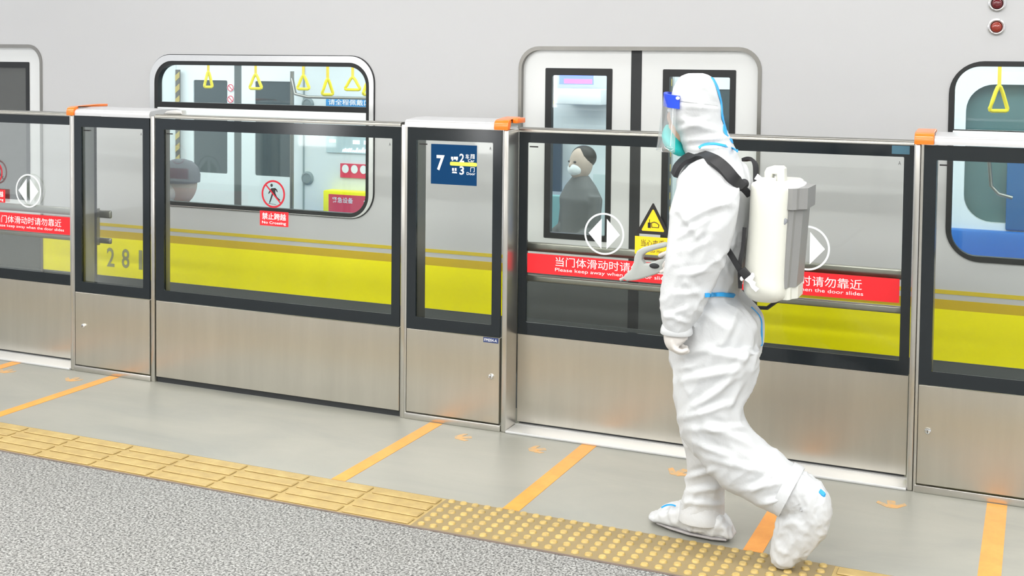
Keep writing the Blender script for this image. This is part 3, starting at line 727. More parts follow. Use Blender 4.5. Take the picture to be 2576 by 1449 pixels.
# door region seen through the near right door: LED display, white housing, teal glass screen, dark poster
a = at(1408, 212, 3.1); c = at(1492, 186, 3.1)
n = MB().box(a.x, c.x, 3.09, 3.11, a.z, c.z+.02).obj('line_display', M['blueled'], ti)
MB().box(a.x+.04, c.x-.002, 3.084, 3.089, a.z+.008, a.z+.038).obj('display_text_bar', M['pinkled'], n)
a = at(1392, 262, 3.0); c = at(1512, 214, 3.0)
MB().box(a.x, c.x, 3.0, 3.28, a.z, c.z-.03, .01).obj('air_duct', M['tinl'], ti, True)
a = at(1368, 480, 3.2); c = at(1412, 340, 3.2)
MB().box(a.x, c.x, 3.2, 3.23, a.z, c.z).obj('dark_poster', mat('dark_poster', (.03,.06,.10), .3), ti)
a = at(1372, 582, 2.7); c = at(1432, 492, 2.7)
MB().box(a.x, c.x, 2.69, 2.71, a.z, c.z, .01).obj('teal_screen', M['teal'], ti)
a = at(1490, 600, 2.75); c = at(1530, 440, 2.75)
MB().box(a.x, c.x, 2.75, 2.77, a.z, c.z).obj('glass_partition', M['tglass'], ti)
# hanging straps
def strap(px, py0, py1, wpx, Y, rot, label):
    top = at(px, py0, Y); bot = at(px+1, py1, Y); h = top.z-bot.z
    t = thing('hand_strap', label, 'hand strap', tuple(bot), 'yellow hand straps in the train')
    hw = wpx*.5*.0021
    z0 = bot.z; zt = z0+.62*h; c_, s_ = math.cos(rot), math.sin(rot)
    P = [(-hw, .012), (-hw*.96, .004), (-hw*.8, 0), (0, 0), (hw*.8, 0), (hw*.96, .004), (hw, .012), (hw*.72, .25*h), (hw*.40, .47*h), (hw*.15, .60*h), (0, .63*h), (-hw*.15, .60*h), (-hw*.40, .47*h), (-hw*.72, .25*h)]
    MB().tube([(bot.x+a*c_, Y+a*s_, z0+.006+zz) for a, zz in P], .0105, 8, True).obj('grip_ring', M['strapy'], t, True)
    MB().box(bot.x-.009, bot.x+.009, Y-.003, Y+.003, z0+.6*h, 1.722).obj('strap_band', M['strapw'], t)
strap(523, 160, 221, 26, 2.1, .9, 'yellow hand strap furthest left in the train window left of centre')
strap(642, 168, 225, 42, 2.1, .2, 'yellow hand strap second from left, before the dark far window')
strap(762, 172, 226, 40, 2.1, .2, 'yellow hand strap third from left, beside the white wall panel')
strap(823, 178, 240, 32, 1.7, .7, 'yellow hand strap hanging lowest, left of the blue notice')
strap(886, 178, 228, 52, 2.1, .1, 'widest looking yellow hand strap above the blue notice')
strap(922, 196, 240, 24, 1.7, 1.0, 'yellow hand strap at the right corner of the left train window')
strap(2511, 182, 282, 46, 1.75, .55, 'yellow hand strap alone in the train window at the right edge')
strap(1385, 232, 264, 14, 2.6, 1.0, 'small yellow hand strap seen through the left pane of the train door')
# train lights
for x in (-8.3, -6.3, -4.3, -2.3, -.3):
    area('cabin_light', (x, 2.1, 1.97), (0,0,0), 1.8, 1.4, 14, (.93, .98, 1))

# ================================================================== the walking person
PK = .001345                                   # metres per image pixel at the person
PYC = -.90
def ell(c, u, v, a, b, n=28, p=2.3):
    R = []
    for i in range(n):
        q = 2*math.pi*i/n; cs, sn = math.cos(q), math.sin(q)
        R.append(c + u*(a*math.copysign(abs(cs)**(2/p), cs)) + v*(b*math.copysign(abs(sn)**(2/p), sn)))
    return R
def hloft(mb, rows, k=4, p=2.3):
    """level rings: (py, px_left, px_right, Y centre, half depth)"""
    R = []
    for py, xl, xr, yc, hb in catmull(rows, k):
        a = at(xl, py, yc); c = at(xr, py, yc); cc = (a+c)/2; hw = max(.004, (c-a).length/2)
        # outline seen 15 degrees from behind: take the depth share off the width
        hx = math.sqrt(max((hw**2-(hb*.26)**2), (hw*.55)**2))
        R.append(ell(Vector((cc.x, yc, cc.z)), Vector((1,0,0)), Vector((0,1,0)), hx, hb, p=p))
    mb.rings(R); return mb
def limb(mb, rows, k=4, n=24, p=2.2):
    """rings square to the limb: (px, py, Y, radius px, depth share)"""
    rr = catmull(rows, k); P = [at(r[0], r[1], r[2]) for r in rr]; R = []
    for i, r in enumerate(rr):
        t = (P[min(i+1, len(P)-1)]-P[max(i-1, 0)]).normalized(); v = Vector((0,1,0)); v = (v-t*v.dot(t)).normalized(); u = t.cross(v)
        a = r[3]*PK; R.append(ell(P[i], u, v, a, a*r[4], n, p))
    mb.rings(R); return mb
def remeshed(mb, voxel, smooth=6, fac=.5, name='tmp'):
    me = mb.mesh(name); o = bpy.data.objects.new(name, me); link(o)
    md = o.modifiers.new('r', 'REMESH'); md.mode = 'VOXEL'; md.voxel_size = voxel
    if smooth: s_ = o.modifiers.new('s', 'SMOOTH'); s_.factor = fac; s_.iterations = smooth
    dg = bpy.context.evaluated_depsgraph_get(); dg.update()
    out = bpy.data.meshes.new_from_object(o.evaluated_get(dg)); bpy.data.objects.remove(o)
    out.materials.clear()
    return out
def smoothmesh(me):
    me.polygons.foreach_set('use_smooth', [True]*len(me.polygons)); me.update(); return me

per = thing('person', 'person in a white hooded coverall, face shield and shoe covers walking left with a sprayer', 'person', (at(1790, 1380, -.9).x, -.9, 0))
# ---- coverall: torso, hood, arms and legs grown together
B = MB()
hloft(B, [(392,1735,1852,-.90,.070),(412,1722,1868,-.90,.115),(436,1712,1884,-.90,.165),(470,1704,1896,-.90,.195),(520,1702,1898,-.90,.200),(600,1705,1893,-.90,.192),(670,1712,1880,-.90,.178),(715,1716,1868,-.90,.168),(738,1716,1864,-.90,.162),(756,1704,1890,-.90,.176),(790,1694,1922,-.90,.190),(840,1689,1924,-.90,.192),(880,1688,1912,-.90,.186),(915,1690,1900,-.90,.165),(940,1700,1885,-.90,.12)])
# hood
hloft(B, [(184,1742,1768,-.90,.020),(189,1724,1786,-.90,.052),(202,1706,1800,-.90,.078),(228,1692,1811,-.90,.096),(262,1686,1817,-.90,.103),(300,1688,1820,-.90,.100),(330,1702,1830,-.90,.092),(358,1712,1846,-.90,.088),(385,1722,1856,-.90,.093),(410,1730,1866,-.90,.105)], 4, 2.1)
# legs
limb(B, [(1790,870,-.81,92,.95),(1782,930,-.81,90,.95),(1780,1000,-.805,82,.98),(1778,1070,-.80,70,1.0),(1778,1130,-.80,60,1.0),(1776,1190,-.80,52,1.0),(1770,1240,-.80,51,1.0),(1766,1280,-.80,56,1.0),(1765,1300,-.80,55,1.0)])
limb(B, [(1806,860,-.985,108,.80),(1798,920,-.985,104,.82),(1785,1000,-.985,90,.92),(1792,1060,-.985,83,.95),(1818,1110,-.98,80,.92),(1866,1160,-.975,75,.95),(1920,1200,-.97,70,.98),(1962,1226,-.965,66,1.0),(1990,1242,-.965,60,1.0)])
# near (left) arm hanging, far (right) arm reaching forward
limb(B, [(1808,440,-1.045,52,.8),(1786,468,-1.09,74,.72),(1772,520,-1.115,82,.72),(1762,580,-1.125,78,.74),(1750,640,-1.13,71,.76),(1733,700,-1.13,63,.8),(1721,750,-1.13,58,.82),(1710,790,-1.13,48,.85),(1704,820,-1.13,38,.85),(1702,838,-1.13,33,.85)])
limb(B, [(1790,450,-.74,56,.8),(1778,500,-.70,66,.75),(1780,560,-.68,62,.8),(1778,620,-.675,55,.85),(1760,655,-.68,46,.9),(1735,662,-.69,38,.9),(1722,662,-.69,33,.9)])
me = remeshed(B, .0075, 5, .5, 'coverall')
# folds
def px_of(v):
    d = v-_C; w_ = d.dot(_F); return PX+FPX*d.dot(_R2)/w_, PY-FPX*d.dot(_U2)/w_
# crease lines seen on the cloth: x0,y0,x1,y1, height (m), width px
CR = [(1715,560,1835,500,.010,9),(1700,600,1790,548,.008,8),(1722,470,1760,440,.008,7),(1740,520,1850,515,.007,8),(1770,430,1800,480,.008,8),
      (1720,640,1790,600,.008,9),(1790,520,1730,660,.006,8),(1700,690,1790,680,.007,8),(1760,600,1700,520,.006,8),(1785,570,1700,640,.006,9),
      (1690,740,1770,735,.007,8),(1670,800,1735,770,.008,7),(1672,790,1738,812,.007,6),(1800,640,1850,720,.007,9),(1850,560,1825,690,.007,8),
      (1745,770,1830,830,.006,9),(1860,770,1800,900,.008,10),(1900,800,1860,960,.008,10),(1740,880,1890,905,.006,9),(1700,960,1880,925,.010,10),
      (1710,1050,1880,930,.010,9),(1702,930,1760,915,.006,8),(1712,1055,1850,1010,.010,8),(1725,1080,1880,1075,.008,9),(1760,1060,1910,1130,.009,10),
      (1740,1110,1860,1160,.009,9),(1770,1150,1930,1190,.008,9),(1880,1250,1960,1180,.009,8),(1850,1240,1985,1210,.008,8),(1905,1270,1975,1255,.009,7),
      (1720,1205,1800,1180,.010,7),(1715,1240,1820,1222,.008,7),(1725,1262,1815,1270,.009,7),(1710,300,1800,330,.010,8),(1695,262,1815,275,.006,6),
      (1700,330,1780,300,.009,8),(1712,355,1840,345,.008,7),(1715,230,1790,215,.006,7),(1760,205,1800,250,.006,7),(1730,375,1830,368,.009,6),
      (1790,400,1850,450,.008,8),(1760,1230,1710,1290,.007,7),(1830,860,1700,900,.007,9),(1900,860,1790,1010,.008,9),(1870,960,1830,1030,.009,8),
      (1740,420,1780,470,.006,6),(1810,450,1838,520,.007,7),(1720,700,1765,750,.006,7),(1880,790,1920,870,.007,7),(1850,740,1885,800,.008,6)]
V = [v.co.copy() for v in me.vertices]; N = [v.normal.copy() for v in me.vertices]
CA = np.array(CR, float); random.seed(5)
for i, (v, n) in enumerate(zip(V, N)):
    px, py = px_of(v)
    # broad and fine cloth folds: sharp ridges of stretched noise
    wx = noise.noise(Vector((v.x*5, v.y*5, v.z*5+4)))*.10
    a = noise.noise(Vector(((v.x+wx)*6+3, v.y*5, v.z*3.6+v.x*2))); b_ = noise.noise(Vector(((v.x-v.z*.5)*11+wx*20, v.y*9+9, (v.z+v.x*.6)*5.5)))
    d = .013*(.55-math.sqrt(abs(a)+.004)*1.25) + .009*(.55-math.sqrt(abs(b_)+.004)*1.25)
    if py < 400: d *= .45
    if n.y < .25:
        ax, ay = CA[:, 0], CA[:, 1]; dx, dy = CA[:, 2]-ax, CA[:, 3]-ay; L2_ = dx*dx+dy*dy
        t = np.clip(((px-ax)*dx+(py-ay)*dy)/L2_, 0, 1); ds = np.hypot(px-ax-t*dx, py-ay-t*dy)
        sd = ((px-ax)*dy-(py-ay)*dx)/np.sqrt(L2_)
        k_ = np.exp(-(ds/CA[:, 5])**2)*np.sin(np.pi*(.08+.84*t))*CA[:, 4]*(1.15)
        k2 = -np.exp(-((np.abs(sd-1.7*CA[:, 5])+np.where((t<=0)|(t>=1), 99, 0))/CA[:, 5])**2)*CA[:, 4]*.5*np.sin(np.pi*t)
        d += float((k_+k2).sum())*min(1, (.25-n.y)*2)
    me.vertices[i].co = v+n*d
me.update(); suit = mk('coverall', smoothmesh(me), M['suit'], per)
def bvh_of(o):
    """ray tree in world space of a mesh object under the person"""
    off = Vector((0,0,0)); p = o
    while p: off += p.location; p = p.parent
    me = o.data; return BVHTree.FromPolygons([v.co+off for v in me.vertices], [tuple(p.vertices) for p in me.polygons])
BV = bvh_of(suit)
def near(px, py, out=.002):
    """point on the near side of the cloth seen at a pixel"""
    d = (at(px, py, 0)-_C).normalized(); h = BV.ray_cast(_C, d)
    return (h[0]-d*out, h[1]) if h[0] else (at(px, py, -1.0), Vector((0,-1,0)))
def ribbon(name, pts, wd, th, material, parent, nrm=None, smooth=True):
    """flat band through world points, wd wide and th thick, lying against nrm"""
    rr = [list(p[0])+list(p[1]) for p in pts]; rr = catmull(rr, 5); R = []
    for i, r in enumerate(rr):
        p = Vector(r[:3]); n = Vector(r[3:]).normalized(); q0 = Vector(rr[max(i-1, 0)][:3]); q1 = Vector(rr[min(i+1, len(rr)-1)][:3]); t = (q1-q0).normalized()
        s_ = t.cross(n).normalized(); n = s_.cross(t)
        h = wd/2; R.append([p+s_*h-n*th*.3, p+s_*h*.9+n*th*.7, p-s_*h*.9+n*th*.7, p-s_*h-n*th*.3])
    b = MB(); b.rings(R); return b.obj(name, material, parent, True, 50)
# blue tape: collar, waist, hood seam, seat seam
ribbon('collar_tape', [near(x, y) for x, y in ((1758,372),(1772,364),(1795,362),(1820,366),(1842,373),(1856,380))], .010, .003, M['blue_tape'], per)
wt = [near(x, y, .0) for x, y in ((1776,742),(1786,741),(1797,740),(1808,740),(1820,740),(1834,741),(1846,742))]
ribbon('waist_tape', [(p_+Vector((0,-.006,0)), Vector((0,-1,.1))) for p_, n_ in wt], .014, .008, M['blue_tape'], per)
def backpt(z, y=-.90, dx=0):
    h = BV.ray_cast(Vector((1.0, y+dx, z)), Vector((-1,0,0))); return (h[0]+Vector((.002,0,0)), h[1])
zz = [at(1800, q, -.9).z for q in (196, 215, 240, 262, 290, 312, 335, 355)]
ribbon('hood_seam_tape', [backpt(z, -.905, .012*math.sin(z*90)) for z in zz], .022, .003, M['blue_tape'], per)
zz = [at(1920, q, -.9).z for q in (775, 800, 830, 870)]
ribbon('seat_seam_tape', [backpt(z, -.90) for z in zz], .010, .003, M['blue_tape'], per)
# ---- head with the face inside the hood
b = MB(); hc = at(1748, 300, -.90); fx = at(1684, 300, -.9).x
b.ball(hc+Vector((-.012,0,.02)), .082, .072, .108, 32, 24)
b.ball(Vector((fx+.030, -.90, hc.z-.045)), .034, .048, .055)                      # jaw
b.ball(Vector((fx+.008, -.90, hc.z+.005)), .018, .013, .026)                      # nose
b.ball(Vector((fx+.012, -.90, hc.z-.035)), .014, .026, .012)                      # mouth
b.ball(Vector((fx+.018, -.90, hc.z+.052)), .016, .050, .016)                      # brow
for s in (-1, 1): b.ball(Vector((hc.x+.01, -.90+s*.070, hc.z)), .016, .010, .028)  # ears
head = mk('body', smoothmesh(remeshed(b, .005, 4)), M['skin'], per); head['label'] = 'head with face behind mask and shield'
for s in (-1, 1):
    e = MB().ball(Vector((fx+.013, -.90+s*.030, hc.z+.030)), .012, .014, .009).obj('eye', mat('eye_white', (.8,.8,.8), .2), head, True)
    MB().ball(Vector((fx+.0035, -.90+s*.030, hc.z+.030)), .004, .006, .006).obj('iris', M['hair'], head, True)
# mask: cup over nose and mouth
b = MB(); rows = []
mc = at(1692, 350, -.90)
R = []
for j, (py, xl, xr, hb) in enumerate(((314,1676,1700,.020),(324,1671,1706,.045),(340,1669,1712,.072),(358,1673,1720,.080),(374,1683,1726,.074),(386,1697,1730,.054),(392,1706,1728,.030))):
    a = at(xl, py, -.9); c = at(xr, py, -.9); cc = (a+c)/2; R.append(ell(Vector((cc.x, -.9, cc.z)), Vector((1,0,0)), Vector((0,1,0)), (c-a).length/2, hb, 24, 2))
b.rings(R); o = b.obj('face_mask', M['mask'], per, True, 60)
b = MB()
for k in (335, 350, 364): 
    a = at(1669 if k < 360 else 1674, k, -.9); b.tube([(a.x+.012*abs(t)**2/.0016*.0016+abs(t)*.25-.001, -.9+t, a.z-.002) for t in (-.05,-.03,0,.03,.05)], .0012, 6)
b.obj('mask_pleats', M['mask'], o)
# ---- face shield
b = MB(); C0 = at(1725, 262, -.9); rows = 9; Rr = []
for j in range(rows):
    t = j/(rows-1); py = 240+t*137
    xf = at(1674-19*t**1.1, py, -.9); rx = (C0.x-xf.x); ry = .108+.004*t
    row = []
    for i in range(25):
        q = math.radians(180-88+176*i/24)
        row.append(Vector((C0.x+rx*math.cos(q), -.90+ry*math.sin(q), xf.z)))
    Rr.append(row)
vs = [[b.bm.verts.new(p) for p in row] for row in Rr]
for j in range(rows-1):
    for i in range(24): b.bm.faces.new((vs[j][i], vs[j][i+1], vs[j+1][i+1], vs[j+1][i]))
me = b.mesh('face_shield', True, 0); me.materials.append(M['visor'])
o = mk('face_shield', me, None, per); sd = o.modifiers.new('t', 'SOLIDIFY'); sd.thickness = .001
R = []
for i in range(33):
    q = math.radians(180-97+194*i/32); s_ = abs(i-16)/16
    z = at(1690, 247+8*s_, -.9).z; p = Vector((C0.x+(C0.x-at(1676, 247, -.9).x+.0)*math.cos(q), -.90+.109*math.sin(q), z)); n = Vector((math.cos(q), math.sin(q), 0))
    R.append([p-n*.010+Vector((0,0,-.022)), p+n*.003+Vector((0,0,-.022)), p+n*.003+Vector((0,0,.022)), p-n*.010+Vector((0,0,.022))])
MB().rings(R).obj('shield_headband', M['blue_band'], o, True, 40)
p, n_ = near(1705, 248, .0); MB().ball(at(1705,247,-1.012), .007, .004, .006).obj('shield_rivet', M['white'], o, True)
ribbon('shield_elastic', [near(x, y, .003) for x, y in ((1712,250),(1740,254),(1775,258),(1805,262))], .012, .002, M['suit'], o)
# ---- gloves with separate fingers
def fingers(mb, chains):
    for pts, r0, r1 in chains:
        P = [at(x, y, Yv) for x, y, Yv in pts]; rr = catmull([list(q) for q in P], 3); k = len(rr)
        mb.tube([Vector(q) for q in rr]+[], [r0+(r1-r0)*i/(k-1) for i in range(k)], 10)
        mb.ball(Vector(rr[-1]), r1, r1, r1, 10, 8); mb.ball(Vector(rr[0]), r0, r0, r0, 10, 8)
b = MB()
limb(b, [(1702,822,-1.13,27,.8),(1701,836,-1.13,29,.8),(1700,850,-1.13,30,.85),(1703,864,-1.13,27,.9),(1708,872,-1.13,20,.9)], 3)
fingers(b, [([(1692,860,-1.158),(1697,876,-1.160),(1714,884,-1.158),(1727,880,-1.152)], .0095, .0080),
            ([(1690,860,-1.138),(1694,877,-1.140),(1712,887,-1.138),(1729,883,-1.134)], .0100, .0085),
            ([(1690,858,-1.116),(1693,875,-1.117),(1711,885,-1.116),(1728,880,-1.114)], .0100, .0085),
            ([(1692,856,-1.097),(1695,870,-1.096),(1711,878,-1.096),(1726,874,-1.096)], .0095, .0080),
            ([(1690,842,-1.092),(1686,858,-1.086),(1698,868,-1.088),(1714,868,-1.098)], .0110, .0085)])
me = smoothmesh(remeshed(b, .0032, 3)); gl = mk('glove', me, M['glove'], per); gl['label'] = 'left glove, loosely curled'
R = [ell(at(1702, 833, -1.13)+Vector((0,0,dz)), Vector((1,0,0)), Vector((0,1,0)), .044+r_, .037+r_, 28) for dz, r_ in ((.020,.004),(.006,.008),(-.006,.009),(-.010,.006),(-.006,-.004))]
MB().rings(R).obj('sleeve_cuff', M['suit'], per, True, 60)
b = MB()
limb(b, [(1740,660,-.69,28,.8),(1722,658,-.69,29,.8),(1706,656,-.69,29,.85),(1694,658,-.69,24,.9)], 3)
fingers(b, [([(1704,640,-.715),(1688,634,-.728),(1672,638,-.732),(1660,643,-.728)], .0095, .0078),
            ([(1702,652,-.722),(1688,652,-.735),(1676,660,-.736),(1670,668,-.728)], .0100, .0082),
            ([(1702,668,-.722),(1688,672,-.735),(1674,680,-.735),(1664,684,-.728)], .0100, .0082),
            ([(1704,682,-.720),(1692,690,-.733),(1680,697,-.733),(1668,700,-.728)], .0092, .0076),
            ([(1708,640,-.672),(1694,634,-.664),(1682,640,-.664),(1674,650,-.668)], .0110, .0086)])
me = smoothmesh(remeshed(b, .0032, 3)); gl = mk('glove', me, M['glove'], per); gl['label'] = 'right glove gripping the spray gun'
# ---- shoe covers
b = MB(); Rr = []
Fz = 0.012
def shoe_ring(px, top, half, yc, base=Fz):
    a = at(px, top, yc); z0, z1 = base, max(base+.02, a.z); c = Vector((a.x, yc, (z0+z1)/2)); return ell(c, Vector((0,1,0)), Vector((0,0,1)), half, (z1-z0)/2, 24, 2.8)
rows = [(1636,1318,.018,-.742),(1641,1303,.036,-.748),(1655,1286,.046,-.758),(1675,1272,.050,-.768),(1700,1266,.050,-.780),(1722,1262,.050,-.790),(1745,1262,.049,-.797),(1775,1268,.050,-.803),(1800,1280,.050,-.806),(1822,1298,.046,-.808),(1838,1326,.036,-.808),(1846,1346,.020,-.808)]
b.rings([shoe_ring(*r) for r in [tuple(q) for q in catmull(rows, 3)]])
limb(b, [(1765,1245,-.80,48,1.0),(1765,1290,-.80,50,1.0),(1768,1325,-.80,52,.8)])
me = remeshed(b, .005, 4)
def crumple(me, amp, f=22, seed=0):
    for v in me.vertices:
        p = v.co; a = noise.noise(Vector((p.x*f+seed, p.y*f, p.z*f*.7))); c = noise.noise(Vector((p.x*f*2.3, p.y*f*2.3+seed, p.z*f*1.6)))
        k = 1.0 if p.z > .02 else .25
        v.co = p+v.normal*amp*k*((1-abs(a)*2.4)-.35+.4*((1-abs(c)*2.2)-.4))
    me.update()
    return smoothmesh(me)
sc_ = mk('shoe_cover', crumple(me, .007), M['suit'], per); sc_['label'] = 'front shoe cover flat on the floor'
ribbon('shoe_cover_tape', [(at(x, y, -.822), Vector((0,-1,.3))) for x, y in ((1664,1277),(1676,1271),(1690,1270),(1700,1273))], .006, .002, M['blue_tape'], sc_)
MB().prism([(at(px_, 1340, -.79).x, yy) for px_, yy in ((1642,-.765),(1652,-.795),(1690,-.822),(1740,-.845),(1800,-.852),(1836,-.842),(1842,-.80),(1830,-.765),(1770,-.752),(1700,-.735),(1655,-.722))], 0.0095, .0175, .003, axis='z').obj('sole', mat('grey_sole', (.35,.33,.33), .6), sc_, True)
b = MB()
limb(b, [(1962,1215,-.965,52,1.0),(1998,1240,-.965,58,.95),(2026,1262,-.965,58,.85),(2024,1300,-.965,62,.72),(2005,1340,-.965,56,.70),(1984,1380,-.965,44,.75),(1968,1408,-.965,30,.9),(1961,1424,-.965,15,1.2)])
limb(b, [(2030,1238,-.965,30,.9),(2052,1244,-.965,31,.9),(2060,1262,-.965,26,.9),(2052,1300,-.965,26,.9)])
sc2 = mk('shoe_cover', crumple(remeshed(b, .005, 4), .007, 20, 5), M['suit'], per); sc2['label'] = 'rear shoe cover lifted at the heel, toe on the floor'
p = at(2074, 1238, -.965)
MB().tube([p+Vector((-.012,-.03,.012)), p+Vector((.002,-.028,.002)), p+Vector((.006,-.02,-.016))], .009, 8, False, .5).obj('shoe_cover_tape', M['blue_tape'], sc2, True)
R = [ell(at(x, y, -.965), (at(x, y, -.965)-at(x-20, y-12, -.965)).normalized().cross(Vector((0,1,0))).normalized(), Vector((0,1,0)), r_*PK, r_*PK, 26) for x, y, r_ in ((1968,1222,64),(1985,1234,67),(1992,1239,66),(1988,1236,60))]
MB().rings(R).obj('trouser_cuff', M['suit'], per, True, 60)
R = [ell(at(1765, y, -.80), Vector((1,0,0)), Vector((0,1,0)), r_*PK, r_*PK, 26) for y, r_ in ((1262,54),(1285,58),(1300,61),(1306,60),(1300,54))]
MB().rings(R).obj('trouser_cuff', M['suit'], per, True, 60)

# ---- backpack sprayer: a thing of its own
TYC = -.905
sp = thing('backpack_sprayer', 'cream plastic backpack sprayer with grey pump housing on the back of the person', 'sprayer', tuple(at(1920, 760, TYC)))
def tank_ring(py, xl, xr, y0, y1, r=.045):
    a = at(xl, py, y0); x0 = a.x; x1 = at(xr, py, y0).x; z = at((xl+xr)/2, py, y0).z
    return [Vector((p[0], p[1], z)) for p in rrect(x0, x1, y0, y1, r, 6)]
rows = [(462,1890,1976,.030,.02),(468,1884,1980,.010,.04),(480,1881,1981,.0,.045),(560,1877,1975,.0,.045),(640,1870,1970,.0,.045),(700,1865,1967,.0,.045),(735,1863,1967,.0,.045),(752,1872,1966,.015,.042),(761,1890,1950,.040,.03)]
Rr = []
for py, xl, xr, ins, rad in [tuple(q) for q in catmull(rows, 3)]: Rr.append(tank_ring(py, xl, xr, -1.075+ins, -.735-ins, max(.012, rad)))
MB().rings(Rr[::-1]).obj('tank', M['tank'], sp, True, 50)
# lid, cap and carrying handle
c = at(1928, 462, -.98)
MB().lathe((c.x, -.98, c.z-.014), [(.036, 0), (.036, .020), (.031, .024), (.031, .030), (.025, .033)], 30).obj('filler_cap', M['white'], sp, True)
MB().tube([at(1903, 452, -.98), at(1906, 443, -.98), at(1914, 452, -.98)], .008, 8).obj('cap_lug', M['white'], sp, True)
h = [(1926,452),(1927,432),(1934,421),(1948,418),(1966,419),(1973,426),(1975,455)]
hi = [(1972,458)]
MB().prism([(at(x, y, -.92).x, at(x, y, -.92).z) for x, y in ((1925,450),(1925,432),(1931,421),(1944,417),(1969,418),(1975,424),(1976,460),(1956,460),(1956,438),(1946,437),(1943,450))], -.94, -.885, .006).obj('carry_handle', M['tank'], sp, True, 40)
MB().prism([(at(1978, 470, -.9).x-.012+a, yy) for a, yy in ((0,-1.03),(.05,-1.04),(.072,-1.0),(.076,-.93),(.072,-.86),(.05,-.82),(0,-.83))], at(1990, 468, -.9).z-.004, at(1990, 461, -.9).z+.004, .004, axis='z').obj('pump_lid', M['white'], sp, True, 40)
def house(y0, y1, z0, z1, d, material, nm, top=1978, bot=1966):
    Rr = []
    for t in np.linspace(0, 1, 5):
        z = z1+(z0-z1)*t; x = at(top, 470, -1.04).x+(at(bot, 715, -1.04).x-at(top, 470, -1.04).x)*((at(1978,470,-.9).z-z)/.36)
        Rr.append([Vector((x+a, yy, z)) for a, yy in ((-.012,y0),(d*.35,y0),(d*.55,y0+.01),(d*.62,y0+.028),(d,y0+.05),(d,(y0+y1)/2),(d,y1-.05),(d*.62,y1-.028),(d*.55,y1-.01),(d*.35,y1),(-.012,y1))])
    return MB().rings(Rr).obj(nm, material, sp, True, 25)
zt = at(1990, 468, -.95).z; zm = at(1990, 520, -.95).z; zb = at(1990, 716, -.95).z
house(-1.045, -.80, zm, zt, .062, M['pump'], 'pump_head')
house(-1.035, -.81, zb, zm, .050, M['pump'], 'pump_housing', 1978, 1955)
house(-1.02, -.83, zb-.040, zb, .040, M['tank'], 'drain_foot')
MB().lathe((at(1976, 552, -1.0).x, -1.052, at(1976, 552, -1.0).z), [(.014, .02), (.014, 0), (.010, -.003), (.004, -.003)], 20, 'y').obj('badge', mat('badge_grey', (.25,.26,.28), .3), sp, True)
# straps
def pad(pts, wd, nm='shoulder_strap', th=.014): return ribbon(nm, pts, wd, th, M['strap'], sp)
s1 = []
for x, y, nn in ((1703,442,(-.8,-.5,.1)),(1712,420,(-.6,-.6,.4)),(1736,401,(-.25,-.6,.75)),(1766,396,(0,-.62,.78)),(1796,407,(.1,-.7,.7)),(1824,428,(.2,-.8,.5)),(1848,455,(.3,-.9,.3))):
    p_, n_ = near(x, y, .0); n_ = Vector(nn).normalized(); s1.append((p_+n_*.007, n_))
e = at(1868, 472, -1.03); s1 += [(e, Vector((-.2,-1,.5)))]
pad(s1, .043)
MB().ball(at(1872, 462, -1.045), .016, .012, .016, 14, 10).obj('strap_buckle', M['strap'], sp, True)
ribbon('upper_web', [(at(1852,462,-1.05), Vector((0,-1,.3))), (at(1870,474,-1.05), Vector((0,-1,.2))), (at(1886,492,-1.03), Vector((0,-1,0)))], .024, .005, M['strap'], sp)
ff = [(at(1872,404,-.73), Vector((.3,0,1))), (at(1886,402,-.735), Vector((.6,0,.8))), (at(1898,412,-.745), Vector((1,0,.2))), (at(1900,440,-.75), Vector((1,0,0))), (at(1898,475,-.76), Vector((1,0,0)))]
ribbon('shoulder_strap', ff, .040, .012, M['strap'], sp)
lw = [(at(1812,600,-1.078), Vector((0,-1,0))), (at(1838,640,-1.090), Vector((0,-1,0))), (at(1862,680,-1.092), Vector((0,-1,0))), (at(1878,700,-1.090), Vector((0,-1,0)))]
ribbon('lower_web', lw, .020, .004, M['strap'], sp)
ribbon('lower_web', [(at(1873,572,-1.085), Vector((0,-1,0))), (at(1869,620,-1.088), Vector((0,-1,0))), (at(1861,665,-1.090), Vector((0,-1,0))), (at(1862,725,-1.080), Vector((0,-1,0)))], .013, .004, M['strap'], sp)
MB().prism([(at(x, y, -1.1).x, at(x, y, -1.1).z) for x, y in ((1856,682),(1873,672),(1889,690),(1873,704))], -1.106, -1.090, .003).obj('web_buckle', M['strap'], sp, True)
b = MB().prism([(at(x, y, -1.1).x, at(x, y, -1.1).z) for x, y in ((1872,703),(1890,690),(1897,696),(1892,706),(1900,712),(1898,720),(1908,728),(1902,735),(1890,724),(1884,712))], -1.104, -1.088, .002)
b.obj('plastic_clip', M['white'], sp, True)
b = MB()
for x, y in ((1866,701),(1893,692)): b.ball(at(x, y, -1.1), .006, .005, .008, 10, 8)
b.box(at(1866,701,-1.1).x, at(1893,692,-1.1).x, -1.102, -1.098, at(1880,700,-1.1).z, at(1880,694,-1.1).z)
b.obj('clip_loop', M['white'], sp, True)
MB().tube([at(1985,735,-.80), at(1930,775,-.70), at(1840,770,-.665), at(1760,735,-.66), at(1712,690,-.685)], .007, 10).obj('spray_hose', M['rubber'], sp, True)
